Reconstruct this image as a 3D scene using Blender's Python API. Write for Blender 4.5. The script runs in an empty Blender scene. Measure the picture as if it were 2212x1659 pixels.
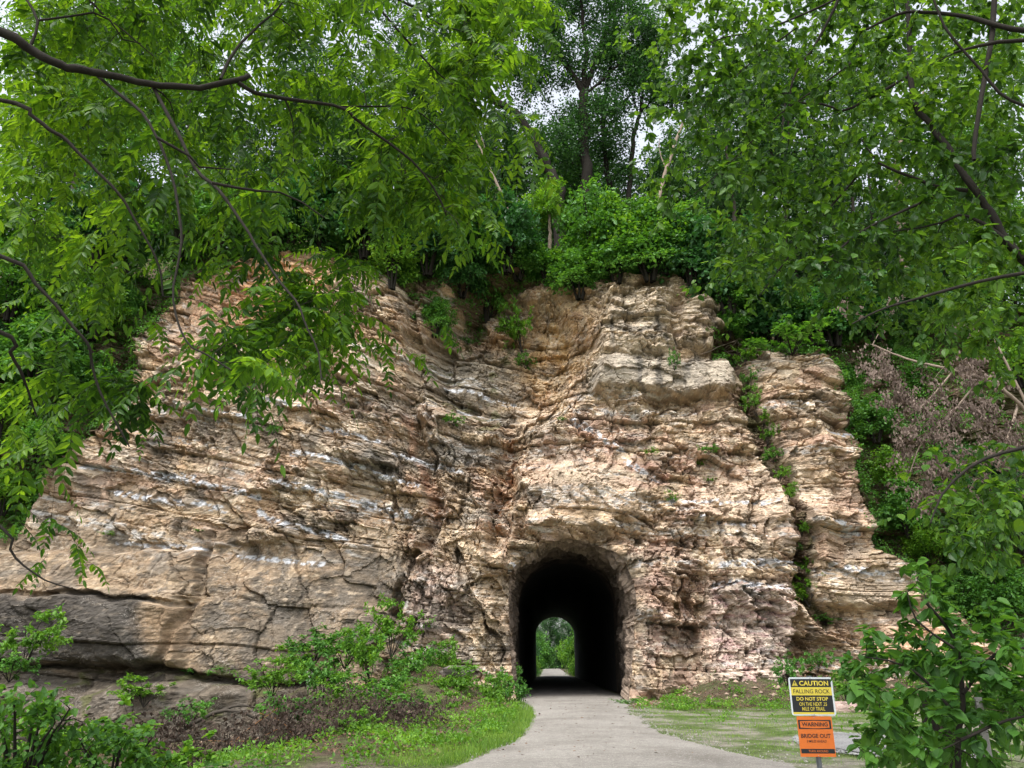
import bpy, math
import numpy as np
from mathutils import Vector, Matrix

# ------------------------------------------------------------------ camera, light, exposure
SC = bpy.context.scene
COL = SC.collection
W0, H0, FPX = 2212.0, 1659.0, 1703.0          # picture units used for measuring
PITCH = math.radians(19.3)
CAMZ = 1.5
cam_d = bpy.data.cameras.new("camera"); cam = bpy.data.objects.new("camera", cam_d); COL.objects.link(cam)
cam_d.sensor_width = 36.0; cam_d.lens = 36.0 * FPX / W0
cam.location = (0, 0, CAMZ); cam.rotation_euler = (math.pi / 2 + PITCH, 0, 0)
cam_d.clip_start = 0.05; cam_d.clip_end = 2000
SC.camera = cam

SUN_EL, SUN_AZ = math.radians(64), math.radians(205)    # azimuth clockwise from +Y: behind the camera, to the left
wd = bpy.data.worlds.new("World"); SC.world = wd; wd.use_nodes = True
nt = wd.node_tree; nt.nodes.clear()
sky = nt.nodes.new("ShaderNodeTexSky"); sky.sky_type = 'NISHITA'; sky.sun_disc = False
sky.sun_elevation = SUN_EL; sky.sun_rotation = SUN_AZ
sky.dust_density = 4.0; sky.air_density = 1.0; sky.ozone_density = 1.0
hs = nt.nodes.new("ShaderNodeHueSaturation"); hs.inputs['Saturation'].default_value = 0.30; hs.inputs['Value'].default_value = 1.35
bg = nt.nodes.new("ShaderNodeBackground"); bg.inputs[1].default_value = 0.15
wo = nt.nodes.new("ShaderNodeOutputWorld")
nt.links.new(sky.outputs[0], hs.inputs['Color']); nt.links.new(hs.outputs[0], bg.inputs[0]); nt.links.new(bg.outputs[0], wo.inputs[0])

sd = bpy.data.lights.new("sun", 'SUN'); so = bpy.data.objects.new("sun", sd); COL.objects.link(so)
sd.energy = 0.9; sd.angle = math.radians(26); sd.color = (1.0, 0.955, 0.89)
sdir = Vector((math.sin(SUN_AZ) * math.cos(SUN_EL), math.cos(SUN_AZ) * math.cos(SUN_EL), math.sin(SUN_EL)))
so.rotation_euler = sdir.to_track_quat('Z', 'Y').to_euler(); so.location = (0, 0, 80)
vs = SC.view_settings; vs.view_transform = 'Standard'; vs.look = 'None'; vs.gamma = 1; vs.exposure = 1.08
try: vs.use_curve_mapping = False
except Exception: pass
SC.render.engine = 'CYCLES'
SC.cycles.max_bounces = 7; SC.cycles.diffuse_bounces = 4; SC.cycles.transmission_bounces = 5; SC.cycles.glossy_bounces = 2

# ------------------------------------------------------------------ measuring
SP, CP = math.sin(PITCH), math.cos(PITCH)
def at(px, py, Y):
    """point on the plane y = Y seen at (px, py)"""
    rx = (np.asarray(px, float) - W0 / 2) / FPX; ry = (H0 / 2 - np.asarray(py, float)) / FPX
    dy = CP - ry * SP; dz = SP + ry * CP
    t = Y / dy
    return np.stack([rx * t, dy * t, CAMZ + dz * t], -1)
def proj(P):
    x, y, z = P[..., 0], P[..., 1], P[..., 2] - CAMZ
    d = y * CP + z * SP; u = -y * SP + z * CP
    return W0 / 2 + FPX * x / d, H0 / 2 - FPX * u / d
def on_ground(px, py, z=0.0):
    rx = (px - W0 / 2) / FPX; ry = (H0 / 2 - py) / FPX
    dz = SP + ry * CP; t = (z - CAMZ) / dz
    return np.array([rx * t, (CP - ry * SP) * t, z])

# ------------------------------------------------------------------ noise (numpy)
def hsh(i, j, seed=0):
    i = np.asarray(i).astype(np.int64); j = np.asarray(j).astype(np.int64)
    h = (i * 374761393 + j * 668265263 + seed * 974634777) & 0xffffffff
    h = ((h ^ (h >> 13)) * 1274126177) & 0xffffffff
    h = ((h ^ (h >> 16)) * 2246822519) & 0xffffffff
    h = h ^ (h >> 13)
    return (h & 0xffffff) / float(0x1000000)
def perlin(x, y, seed=0):
    x = np.asarray(x, float); y = np.asarray(y, float)
    xi = np.floor(x); yi = np.floor(y); xf = x - xi; yf = y - yi
    u = xf * xf * xf * (xf * (xf * 6 - 15) + 10); v = yf * yf * yf * (yf * (yf * 6 - 15) + 10)
    def g(a, b):
        an = hsh(xi + a, yi + b, seed) * 2 * math.pi
        return np.cos(an) * (xf - a) + np.sin(an) * (yf - b)
    a = g(0, 0) * (1 - u) + g(1, 0) * u; b = g(0, 1) * (1 - u) + g(1, 1) * u
    return (a * (1 - v) + b * v) * 1.45
def fbm(x, y, o=4, seed=0, gain=0.5):
    s = 0; a = 1; t = 0
    for k in range(o):
        s = s + a * perlin(x * 2 ** k, y * 2 ** k, seed + k * 7); t += a; a *= gain
    return s / t
def sst(x, a, b):
    t = np.clip((x - a) / (b - a), 0, 1); return t * t * (3 - 2 * t)
def seg_dist(X, Y, pts):
    """distance to a polyline"""
    d = np.full(np.shape(X), 1e9)
    for (x0, y0), (x1, y1) in zip(pts[:-1], pts[1:]):
        dx, dy = x1 - x0, y1 - y0
        t = np.clip(((X - x0) * dx + (Y - y0) * dy) / (dx * dx + dy * dy), 0, 1)
        d = np.minimum(d, np.hypot(X - x0 - t * dx, Y - y0 - t * dy))
    return d
def poly_sd(X, Y, pts):
    """signed distance to a polygon, positive inside"""
    d = seg_dist(X, Y, list(pts) + [pts[0]])
    ins = np.zeros(np.shape(X), bool)
    n = len(pts)
    for i in range(n):
        x0, y0 = pts[i]; x1, y1 = pts[(i + 1) % n]
        if y0 == y1: continue
        c = ((y0 > Y) != (y1 > Y)) & (X < (x1 - x0) * (Y - y0) / (y1 - y0) + x0)
        ins ^= c
    return np.where(ins, d, -d)

# ------------------------------------------------------------------ mesh helpers
def mk_mesh(name, V, faces, mat=None, smooth=False, color=None):
    """faces: list of (n,k) int arrays"""
    V = np.asarray(V, np.float32).reshape(-1, 3)
    if not isinstance(faces, (list, tuple)): faces = [faces]
    faces = [np.asarray(f, np.int32) for f in faces if len(f)]
    loops = np.concatenate([f.ravel() for f in faces])
    tot = np.concatenate([np.full(len(f), f.shape[1], np.int32) for f in faces])
    st = np.concatenate([[0], np.cumsum(tot)[:-1]]).astype(np.int32)
    me = bpy.data.meshes.new(name)
    me.vertices.add(len(V)); me.vertices.foreach_set("co", V.ravel())
    me.loops.add(len(loops)); me.loops.foreach_set("vertex_index", loops)
    me.polygons.add(len(tot)); me.polygons.foreach_set("loop_start", st)
    me.polygons.foreach_set("loop_total", tot)
    if color is not None:
        c = np.ones((len(V), 4), np.float32); c[:, :3] = color
        a = me.color_attributes.new("col", 'FLOAT_COLOR', 'POINT'); a.data.foreach_set("color", c.ravel())
    me.update(calc_edges=True)
    me.polygons.foreach_set("use_smooth", np.full(len(tot), bool(smooth)))
    if mat: me.materials.append(mat)
    return me
def link(name, me, parent=None, loc=None):
    o = bpy.data.objects.new(name, me); COL.objects.link(o)
    if parent is not None: o.parent = parent
    if loc is not None: o.location = loc
    return o
def tag(o, label=None, cat=None, group=None, kind=None):
    if label: o['label'] = label
    if cat: o['category'] = cat
    if group: o['group'] = group
    if kind: o['kind'] = kind
    return o
def empty(name, loc=(0, 0, 0)):
    o = bpy.data.objects.new(name, None); COL.objects.link(o); o.location = loc; o.empty_display_size = 0.2
    return o
def copy_tree(root):
    r = root.copy(); COL.objects.link(r)
    for ch in list(root.children):
        c = ch.copy(); COL.objects.link(c); c.parent = r
    return r
class Geo:
    def __init__(s): s.V = []; s.F = []; s.n = 0
    def add(s, V, F):
        V = np.asarray(V, float).reshape(-1, 3); s.V.append(V)
        if not isinstance(F, (list, tuple)): F = [F]
        for f in F: s.F.append(np.asarray(f, int) + s.n)
        s.n += len(V)
    def mesh(s, name, mat, smooth=False):
        by = {}
        for f in s.F: by.setdefault(f.shape[1], []).append(f)
        return mk_mesh(name, np.concatenate(s.V), [np.concatenate(v) for v in by.values()], mat, smooth)
def norm(a):
    return a / np.maximum(np.linalg.norm(a, axis=-1, keepdims=True), 1e-9)
def tubes(P, R, sides=5):
    """P (N,K,3) centre lines, R (N,K) radii -> V, F"""
    P = np.asarray(P, float); R = np.asarray(R, float)
    N, K, _ = P.shape
    T = np.empty_like(P); T[:, 1:-1] = P[:, 2:] - P[:, :-2]; T[:, 0] = P[:, 1] - P[:, 0]; T[:, -1] = P[:, -1] - P[:, -2]
    T = norm(T)
    ref = np.zeros_like(T); ref[..., 0] = 0.31; ref[..., 1] = 0.95; ref[..., 2] = 0.1
    A = norm(np.cross(T, ref)); B = np.cross(T, A)
    an = np.arange(sides) / sides * 2 * math.pi
    V = P[:, :, None, :] + R[:, :, None, None] * (A[:, :, None, :] * np.cos(an)[:, None] + B[:, :, None, :] * np.sin(an)[:, None])
    idx = np.arange(N * K * sides).reshape(N, K, sides)
    a = idx[:, :-1, :]; b = idx[:, 1:, :]
    F = np.stack([a, np.roll(a, -1, 2), np.roll(b, -1, 2), b], -1).reshape(-1, 4)
    return V.reshape(-1, 3), F
def resample(pts, n):
    pts = np.asarray(pts, float)
    # Catmull-Rom through the points
    P = np.concatenate([[2 * pts[0] - pts[1]], pts, [2 * pts[-1] - pts[-2]]])
    m = len(pts) - 1; out = []
    for u in np.linspace(0, m, n):
        i = min(int(u), m - 1); t = u - i
        a, b, c, d = P[i], P[i + 1], P[i + 2], P[i + 3]
        out.append(0.5 * ((2 * b) + (c - a) * t + (2 * a - 5 * b + 4 * c - d) * t * t + (3 * b - 3 * c + d - a) * t ** 3))
    return np.array(out)

# ------------------------------------------------------------------ materials
class NT:
    def __init__(s, name):
        s.m = bpy.data.materials.new(name); s.m.use_nodes = True; s.t = s.m.node_tree; s.t.nodes.clear()
        s.out = s.n("ShaderNodeOutputMaterial")
    def n(s, kind, **kw):
        nd = s.t.nodes.new(kind)
        for k, v in kw.items():
            if k.startswith('i_'):
                nd.inputs[k[2:].replace('_', ' ')].default_value = v
            else: setattr(nd, k, v)
        return nd
    def l(s, a, b): s.t.links.new(a, b)
    def noise(s, vec, scale, detail=4, rough=0.55):
        nd = s.n("ShaderNodeTexNoise"); nd.inputs['Scale'].default_value = scale; nd.inputs['Detail'].default_value = detail
        nd.inputs['Roughness'].default_value = rough
        if vec is not None: s.l(vec, nd.inputs['Vector'])
        return nd.outputs['Fac']
    def ramp(s, fac, stops):
        nd = s.n("ShaderNodeValToRGB"); e = nd.color_ramp.elements
        while len(e) < len(stops): e.new(0.5)
        for k, (p, c) in enumerate(stops):
            e[k].position = p; e[k].color = (c[0], c[1], c[2], 1) if hasattr(c, '__len__') else (c, c, c, 1)
        s.l(fac, nd.inputs['Fac']); return nd.outputs['Color']
    def mix(s, fac, a, b, mode='MIX'):
        nd = s.n("ShaderNodeMix", data_type='RGBA', blend_type=mode)
        for sock, v in ((nd.inputs['Factor'], fac), (nd.inputs[6], a), (nd.inputs[7], b)):
            if hasattr(v, 'is_linked') or hasattr(v, 'links'): s.l(v, sock)
            elif hasattr(v, '__len__'): sock.default_value = (v[0], v[1], v[2], 1)
            else: sock.default_value = v
        return nd.outputs[2]
    def math(s, op, a, b=0.0):
        nd = s.n("ShaderNodeMath", operation=op)
        for sock, v in zip(nd.inputs, (a, b)):
            if hasattr(v, 'links'): s.l(v, sock)
            else: sock.default_value = v
        return nd.outputs[0]
    def bump(s, h, strength=0.5, dist=0.02):
        b = s.n("ShaderNodeBump"); b.inputs['Strength'].default_value = strength; b.inputs['Distance'].default_value = dist
        s.l(h, b.inputs['Height']); return b.outputs[0]
    def principled(s, color, rough=0.8, normal=None, spec=0.3, metal=0.0):
        p = s.n("ShaderNodeBsdfPrincipled")
        if hasattr(color, 'links'): s.l(color, p.inputs['Base Color'])
        else: p.inputs['Base Color'].default_value = (*color, 1)
        if hasattr(rough, 'links'): s.l(rough, p.inputs['Roughness'])
        else: p.inputs['Roughness'].default_value = rough
        p.inputs['Specular IOR Level'].default_value = spec; p.inputs['Metallic'].default_value = metal
        if normal is not None: s.l(normal, p.inputs['Normal'])
        return p.outputs[0]
    def done(s, sh): s.l(sh, s.out.inputs['Surface']); return s.m

def leaf_mat(name, dark, mid, light, trans=0.4, rough=0.5, spec=0.35, tcol=None):
    m = NT(name)
    g = m.n("ShaderNodeNewGeometry")
    r = g.outputs['Random Per Island']
    tc = m.n("ShaderNodeTexCoord")
    nz = m.noise(tc.outputs['Object'], 0.9, 2)
    f = m.math('ADD', m.math('MULTIPLY', r, 0.6), m.math('MULTIPLY', m.math('SUBTRACT', nz, 0.35), 1.5))
    c = m.ramp(f, [(0.05, dark), (0.5, mid), (0.95, light)])
    p = m.principled(c, rough, None, spec)
    t = m.n("ShaderNodeBsdfTranslucent")
    tint = tcol or (1.6, 1.45, 0.5)
    m.l(m.mix(1.0, c, tint, 'MULTIPLY'), t.inputs[0])
    mx = m.n("ShaderNodeMixShader"); mx.inputs[0].default_value = trans
    m.l(p, mx.inputs[1]); m.l(t.outputs[0], mx.inputs[2])
    return m.done(mx.outputs[0])
def bark_mat(name, a, b, scale=9.0):
    m = NT(name); tc = m.n("ShaderNodeTexCoord")
    mp = m.n("ShaderNodeMapping"); mp.inputs['Scale'].default_value = (1, 1, 0.25); m.l(tc.outputs['Object'], mp.inputs[0])
    n1 = m.noise(mp.outputs[0], scale, 6, 0.65); n2 = m.noise(tc.outputs['Object'], scale * 0.25, 3)
    c = m.mix(n2, m.ramp(n1, [(0.3, a), (0.7, b)]), [x * 0.8 for x in b])
    return m.done(m.principled(c, 0.9, m.bump(n1, 0.8, 0.02), 0.15))
def plain(name, c, rough=0.5, spec=0.3, metal=0.0, var=0.12, scale=20):
    m = NT(name); tc = m.n("ShaderNodeTexCoord"); n1 = m.noise(tc.outputs['Object'], scale, 5)
    col = m.mix(n1, [x * (1 - var) for x in c], [min(1, x * (1 + var)) for x in c])
    return m.done(m.principled(col, rough, m.bump(n1, 0.1, 0.002), spec, metal))

M = {}
M['walnut'] = leaf_mat('pinnate_leaf', (0.016, 0.052, 0.010), (0.052, 0.138, 0.015), (0.15, 0.295, 0.030), 0.54, 0.4, 0.3, (2.1, 1.75, 0.5))
M['elm'] = leaf_mat('oval_leaf', (0.018, 0.056, 0.012), (0.045, 0.122, 0.018), (0.115, 0.24, 0.034), 0.48, 0.42, 0.35, (2.0, 1.7, 0.5))
M['sapling'] = leaf_mat('sapling_leaf', (0.030, 0.09, 0.018), (0.060, 0.16, 0.028), (0.11, 0.25, 0.04), 0.48, 0.5, 0.25)
M['forest'] = leaf_mat('forest_leaf', (0.016, 0.052, 0.018), (0.032, 0.092, 0.026), (0.062, 0.15, 0.036), 0.4, 0.5, 0.35, (1.3, 1.4, 0.6))
M['bush'] = leaf_mat('bush_leaf', (0.032, 0.105, 0.018), (0.070, 0.20, 0.030), (0.13, 0.31, 0.045), 0.35, 0.5, 0.35)
M['bushdark'] = leaf_mat('dark_bush_leaf', (0.020, 0.07, 0.02), (0.035, 0.115, 0.03), (0.06, 0.17, 0.04), 0.3, 0.5, 0.35, (1.2, 1.4, 0.7))
M['bright'] = leaf_mat('fresh_leaf', (0.055, 0.15, 0.016), (0.11, 0.26, 0.024), (0.19, 0.36, 0.04), 0.4, 0.5, 0.35)
M['dead'] = leaf_mat('withered_leaf', (0.075, 0.055, 0.045), (0.15, 0.115, 0.095), (0.27, 0.21, 0.175), 0.2, 0.8, 0.1, (1.1, 0.9, 0.8))
M['deadbrush'] = leaf_mat('brown_brush_leaf', (0.028, 0.020, 0.016), (0.055, 0.040, 0.032), (0.12, 0.088, 0.068), 0.15, 0.85, 0.1, (1.1, 0.9, 0.8))
M['grass'] = leaf_mat('grass_blade', (0.06, 0.14, 0.02), (0.12, 0.24, 0.03), (0.22, 0.34, 0.06), 0.35, 0.6, 0.25)
M['litter'] = leaf_mat('leaf_litter', (0.07, 0.042, 0.032), (0.14, 0.085, 0.06), (0.26, 0.17, 0.11), 0.1, 0.85, 0.1, (1, 0.9, 0.8))
M['flower'] = plain('white_petal', (0.75, 0.74, 0.70), 0.6)
M['bark'] = bark_mat('dark_bark', (0.008, 0.007, 0.006), (0.030, 0.026, 0.021))
M['barkgrey'] = bark_mat('grey_bark', (0.03, 0.025, 0.02), (0.085, 0.072, 0.058), 5)
M['barkpale'] = bark_mat('pale_bark', (0.16, 0.12, 0.095), (0.34, 0.27, 0.21), 5)
M['twigorange'] = bark_mat('orange_twig', (0.20, 0.085, 0.03), (0.36, 0.16, 0.06), 12)

def rock_mat():
    m = NT('layered_rock'); a = m.n("ShaderNodeAttribute", attribute_name='col'); tc = m.n("ShaderNodeTexCoord")
    co = tc.outputs['Object']
    mp = m.n("ShaderNodeMapping"); mp.inputs['Scale'].default_value = (1, 1, 3.2); m.l(co, mp.inputs[0])
    n1 = m.noise(mp.outputs[0], 2.6, 8, 0.68)
    n2 = m.noise(mp.outputs[0], 11.0, 6, 0.7)
    n3 = m.noise(co, 34.0, 3, 0.6)
    v = m.n("ShaderNodeTexVoronoi", feature='DISTANCE_TO_EDGE'); v.inputs['Scale'].default_value = 3.4
    mp2 = m.n("ShaderNodeMapping"); mp2.inputs['Scale'].default_value = (1, 1, 1.9)
    vm = m.n("ShaderNodeVectorMath", operation='ADD'); m.l(co, vm.inputs[0])
    nn = m.n("ShaderNodeTexNoise"); nn.inputs['Scale'].default_value = 2.2; nn.inputs['Detail'].default_value = 4; m.l(co, nn.inputs['Vector'])
    sc = m.n("ShaderNodeVectorMath", operation='SCALE'); sc.inputs['Scale'].default_value = 0.55; m.l(nn.outputs['Color'], sc.inputs[0])
    m.l(sc.outputs[0], vm.inputs[1]); m.l(vm.outputs[0], mp2.inputs[0]); m.l(mp2.outputs[0], v.inputs['Vector'])
    crack = m.ramp(v.outputs['Distance'], [(0.0, 0.0), (0.035, 1.0)])
    k = m.ramp(n1, [(0.25, (0.62, 0.59, 0.56)), (0.5, (1.03, 1.0, 0.96)), (0.75, (1.38, 1.34, 1.28))])
    c = m.mix(1.0, a.outputs['Color'], k, 'MULTIPLY')
    k2 = m.ramp(n2, [(0.28, 0.68), (0.5, 1.0), (0.72, 1.3)])
    c = m.mix(0.8, c, m.mix(1.0, c, k2, 'MULTIPLY'))
    # pale mineral veins
    w = m.noise(mp2.outputs[0], 5.5, 3, 0.5)
    vein = m.ramp(m.math('ABSOLUTE', m.math('SUBTRACT', w, 0.5)), [(0.0, 1.0), (0.010, 0.0)])
    patch = m.ramp(m.noise(co, 0.8, 2), [(0.5, 0.0), (0.62, 0.85)])
    c = m.mix(m.math('MULTIPLY', vein, patch), c, (0.62, 0.57, 0.50))
    # dark lichen specks
    sp = m.ramp(n3, [(0.60, 0.0), (0.68, 0.55)])
    c = m.mix(sp, c, (0.07, 0.062, 0.052))
    h = m.math('ADD', m.math('MULTIPLY', n1, 1.2), m.math('ADD', m.math('MULTIPLY', n2, 0.55), m.math('MULTIPLY', crack, 0.08)))
    return m.done(m.principled(c, 0.88, m.bump(h, 0.9, 0.065), 0.2))
M['rock'] = rock_mat()

def ground_mat(name, cols, scale=3.0, fine=45.0, bump=0.4, dist=0.02):
    m = NT(name); tc = m.n("ShaderNodeTexCoord"); co = tc.outputs['Object']
    n1 = m.noise(co, scale, 6, 0.6); n2 = m.noise(co, fine, 3, 0.7); n3 = m.noise(co, scale * 0.22, 3)
    c = m.ramp(m.math('ADD', m.math('MULTIPLY', n1, 0.6), m.math('MULTIPLY', n3, 0.4)), cols)
    k = m.ramp(n2, [(0.25, 0.6), (0.5, 1.0), (0.75, 1.4)])
    c = m.mix(1.0, c, k, 'MULTIPLY')
    return m.done(m.principled(c, 0.95, m.bump(n2, bump, dist), 0.15))
M['soil'] = ground_mat('soil', [(0.35, (0.055, 0.04, 0.028)), (0.5, (0.10, 0.07, 0.05)), (0.65, (0.15, 0.11, 0.08))])
M['meadow'] = ground_mat('rough_ground', [(0.38, (0.26, 0.24, 0.20)), (0.46, (0.13, 0.145, 0.06)), (0.56, (0.085, 0.12, 0.035)), (0.66, (0.16, 0.13, 0.09))], 0.9, 30)
def earth_mat():
    m = NT('mossy_earth'); a_ = m.n("ShaderNodeAttribute", attribute_name='col'); tc = m.n("ShaderNodeTexCoord"); co = tc.outputs['Object']
    n1 = m.noise(co, 4, 6, .65); n2 = m.noise(co, 28, 4, .7)
    c = m.mix(1.0, a_.outputs['Color'], m.ramp(n1, [(.3, .6), (.7, 1.45)]), 'MULTIPLY'); c = m.mix(1.0, c, m.ramp(n2, [(.3, .5), (.7, 1.5)]), 'MULTIPLY')
    return m.done(m.principled(c, .95, m.bump(n2, .8, .04), .1))
M['earth'] = earth_mat()
M['trail'] = ground_mat('crushed_limestone', [(0.3, (0.19, 0.178, 0.162)), (0.5, (0.24, 0.225, 0.205)), (0.7, (0.28, 0.265, 0.243))], 1.3, 38, 0.35, 0.012)
def trail_mat():
    m = NT('crushed_limestone_path'); tc = m.n("ShaderNodeTexCoord"); co = tc.outputs['Object']
    n1 = m.noise(co, .55, 5, .6); n2 = m.noise(co, 55, 3, .8); n3 = m.noise(co, 9, 5, .7)
    c = m.ramp(n1, [(.3, (.16, .147, .128)), (.5, (.225, .21, .187)), (.7, (.27, .255, .228))])
    c = m.mix(1.0, c, m.ramp(n3, [(.3, .80), (.7, 1.16)]), 'MULTIPLY'); c = m.mix(1.0, c, m.ramp(n2, [(.25, .55), (.5, 1.0), (.75, 1.5)]), 'MULTIPLY')
    v = m.n("ShaderNodeTexVoronoi"); v.inputs['Scale'].default_value = 16; m.l(co, v.inputs['Vector'])
    c = m.mix(m.ramp(v.outputs['Distance'], [(.14, .8), (.22, 0.0)]), c, (.42, .40, .37))
    return m.done(m.principled(c, .95, m.bump(n2, .6, .02), .12))
M['trail'] = trail_mat()
M['gravel'] = ground_mat('loose_gravel', [(0.3, (0.15, 0.15, 0.15)), (0.7, (0.25, 0.25, 0.245))], 3, 30, 0.9, 0.03)
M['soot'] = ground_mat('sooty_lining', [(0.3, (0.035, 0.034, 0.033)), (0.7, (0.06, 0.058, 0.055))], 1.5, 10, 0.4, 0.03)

# ------------------------------------------------------------------ the cliff
def softp(t, k=1.0): return np.log1p(np.exp(np.clip(t / k, -30, 30))) * k
def f0(x, z):
    return 33.0 + 0.22 * z - 0.30 * softp(-4.0 - x, 1.5) - 0.22 * softp(x - 9.5, 1.2)
def px2(px, py):
    """base-surface point seen at (px,py)"""
    Y = np.full(np.shape(px), 34.0)
    for _ in range(12):
        P = at(px, py, Y); Y = f0(P[..., 0], P[..., 2])
    return at(px, py, Y)
ROCK = [(-400, 1150), (0, 1180), (50, 1095), (100, 1010), (200, 955), (285, 860), (300, 740), (330, 700), (395, 650), (400, 620), (470, 600), (515, 555), (600, 550),
        (700, 540), (760, 585), (850, 600), (885, 640), (930, 650), (960, 610), (1020, 690), (1090, 615), (1200, 600), (1240, 632), (1330, 600),
        (1450, 597), (1500, 640), (1560, 665), (1572, 700), (1535, 722), (1540, 770), (1600, 790), (1625, 775), (1660, 757), (1760, 768), (1802, 790), (1822, 850), (1850, 945),
        (1852, 1030), (1885, 1100), (1900, 1190), (1965, 1232), (1992, 1290), (2060, 1330), (2140, 1390), (2500, 1500), (2500, 2000), (-400, 2000)]
GULLY = [(1590, 735), (1612, 800), (1625, 880), (1655, 960), (1668, 1010), (1692, 1045), (1712, 1120), (1728, 1190), (1722, 1250), (1758, 1320), (1790, 1350)]
ztp = px2(np.array([-900, -300, 0, 300, 500, 700, 900, 1100, 1300, 1500, 1560, 1620, 1700, 1850, 2000, 2300, 3000.]),
          np.array([600, 560, 560, 560, 535, 520, 585, 580, 575, 590, 650, 690, 705, 700, 640, 600, 600.]))
def ztop(x): return np.interp(x, ztp[:, 0], ztp[:, 2])

ARCH_PX = np.array([(1120, 1535), (1118, 1505), (1106, 1450), (1101, 1380), (1099, 1300), (1099, 1256), (1108, 1228), (1135, 1200), (1175, 1176), (1225, 1164), (1275, 1166),
                    (1318, 1184), (1350, 1210), (1367, 1250), (1373, 1300), (1372, 1400), (1364, 1480), (1358, 1535)], float)
ARCH = px2(ARCH_PX[:, 0], ARCH_PX[:, 1])[:, [0, 2]]

def strata(x, z):
    s = z + x * (0.03 + 0.11 * sst(z, 3.0, 7.0) * (1 - sst(x, -1.0, 3.5))) + 0.02 * x
    # beds sag and buckle round the middle of the face
    s = s - 0.5 * np.exp(-((x - 2.6) / 2.6) ** 2) * sst(z, 5.5, 8) * (1 - sst(z, 10, 14))
    s = s + fbm(x * 0.13, z * 0.13, 2, 11) * 0.6 + fbm(x * 0.7, z * 0.7, 3, 21) * 0.06
    return s
def beds(x, z, s, T, L, seed, nt_=0.14, nu=0.10):
    q = s / T + 0.34 * perlin(s / T * 0.83, s * 0 + seed * 3.3, seed)
    i = np.floor(q); t = q - i
    w = x / L * (0.6 + 0.8 * hsh(i, i * 0, seed + 5)) + 0.22 * perlin(x / L * 1.7, z / T * 0.9, seed + 9) + hsh(i, i * 0 + 3, seed) * 37
    j = np.floor(w); u = w - j
    nt = sst(np.minimum(t, 1 - t), 0.0, nt_); nn = sst(np.minimum(u, 1 - u), 0.0, nu)
    h = hsh(i, j, seed + 1); ht = hsh(i, j, seed + 2); hu = hsh(i, j, seed + 3)
    d = (h - 0.5) + 0.5 * (nt * (0.4 + 0.6 * nn) - 0.7) + 0.7 * (ht - 0.42) * (t - 0.5) + 0.6 * (hu - 0.5) * (u - 0.5)
    return d, i, j, h
def facets(x, z, L, seed, asp=1.6):
    """broken rock: every cell of a jittered lattice is a tilted flat facet"""
    u = x / (L * asp); v = z / L
    ui = np.floor(u); vi = np.floor(v); best = np.full(np.shape(x), 1e9); sec = best.copy()
    bi = ui * 0; bj = vi * 0; bx = ui * 0; bz = ui * 0
    for a in (-1, 0, 1):
        for b in (-1, 0, 1):
            ci = ui + a; cj = vi + b
            du = u - (ci + 0.1 + 0.8 * hsh(ci, cj, seed)); dv = v - (cj + 0.1 + 0.8 * hsh(ci, cj, seed + 1))
            d = np.abs(du) * 0.8 + np.abs(dv) + 0.25 * du * du
            m = d < best
            sec = np.where(m, best, np.minimum(sec, d)); best = np.where(m, d, best)
            bi = np.where(m, ci, bi); bj = np.where(m, cj, bj); bx = np.where(m, du, bx); bz = np.where(m, dv, bz)
    h = hsh(bi, bj, seed + 2)
    D = (h - 0.5) + (hsh(bi, bj, seed + 3) - 0.5) * 1.3 * bx + (hsh(bi, bj, seed + 4) - 0.62) * 1.5 * bz
    return D, h, sec - best
def bump_(PX, PY, cx, cy, rx, ry, edge=0.5):
    r = np.sqrt(((PX - cx) / rx) ** 2 + ((PY - cy) / ry) ** 2)
    return 1 - sst(r, 1 - edge, 1 + edge * 0.4)
def box_(PX, PY, x0, y0, x1, y1, e=12.0):
    return sst(PX, x0 - e, x0 + e) * (1 - sst(PX, x1 - e, x1 + e)) * sst(PY, y0 - e, y0 + e) * (1 - sst(PY, y1 - e, y1 + e))

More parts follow.
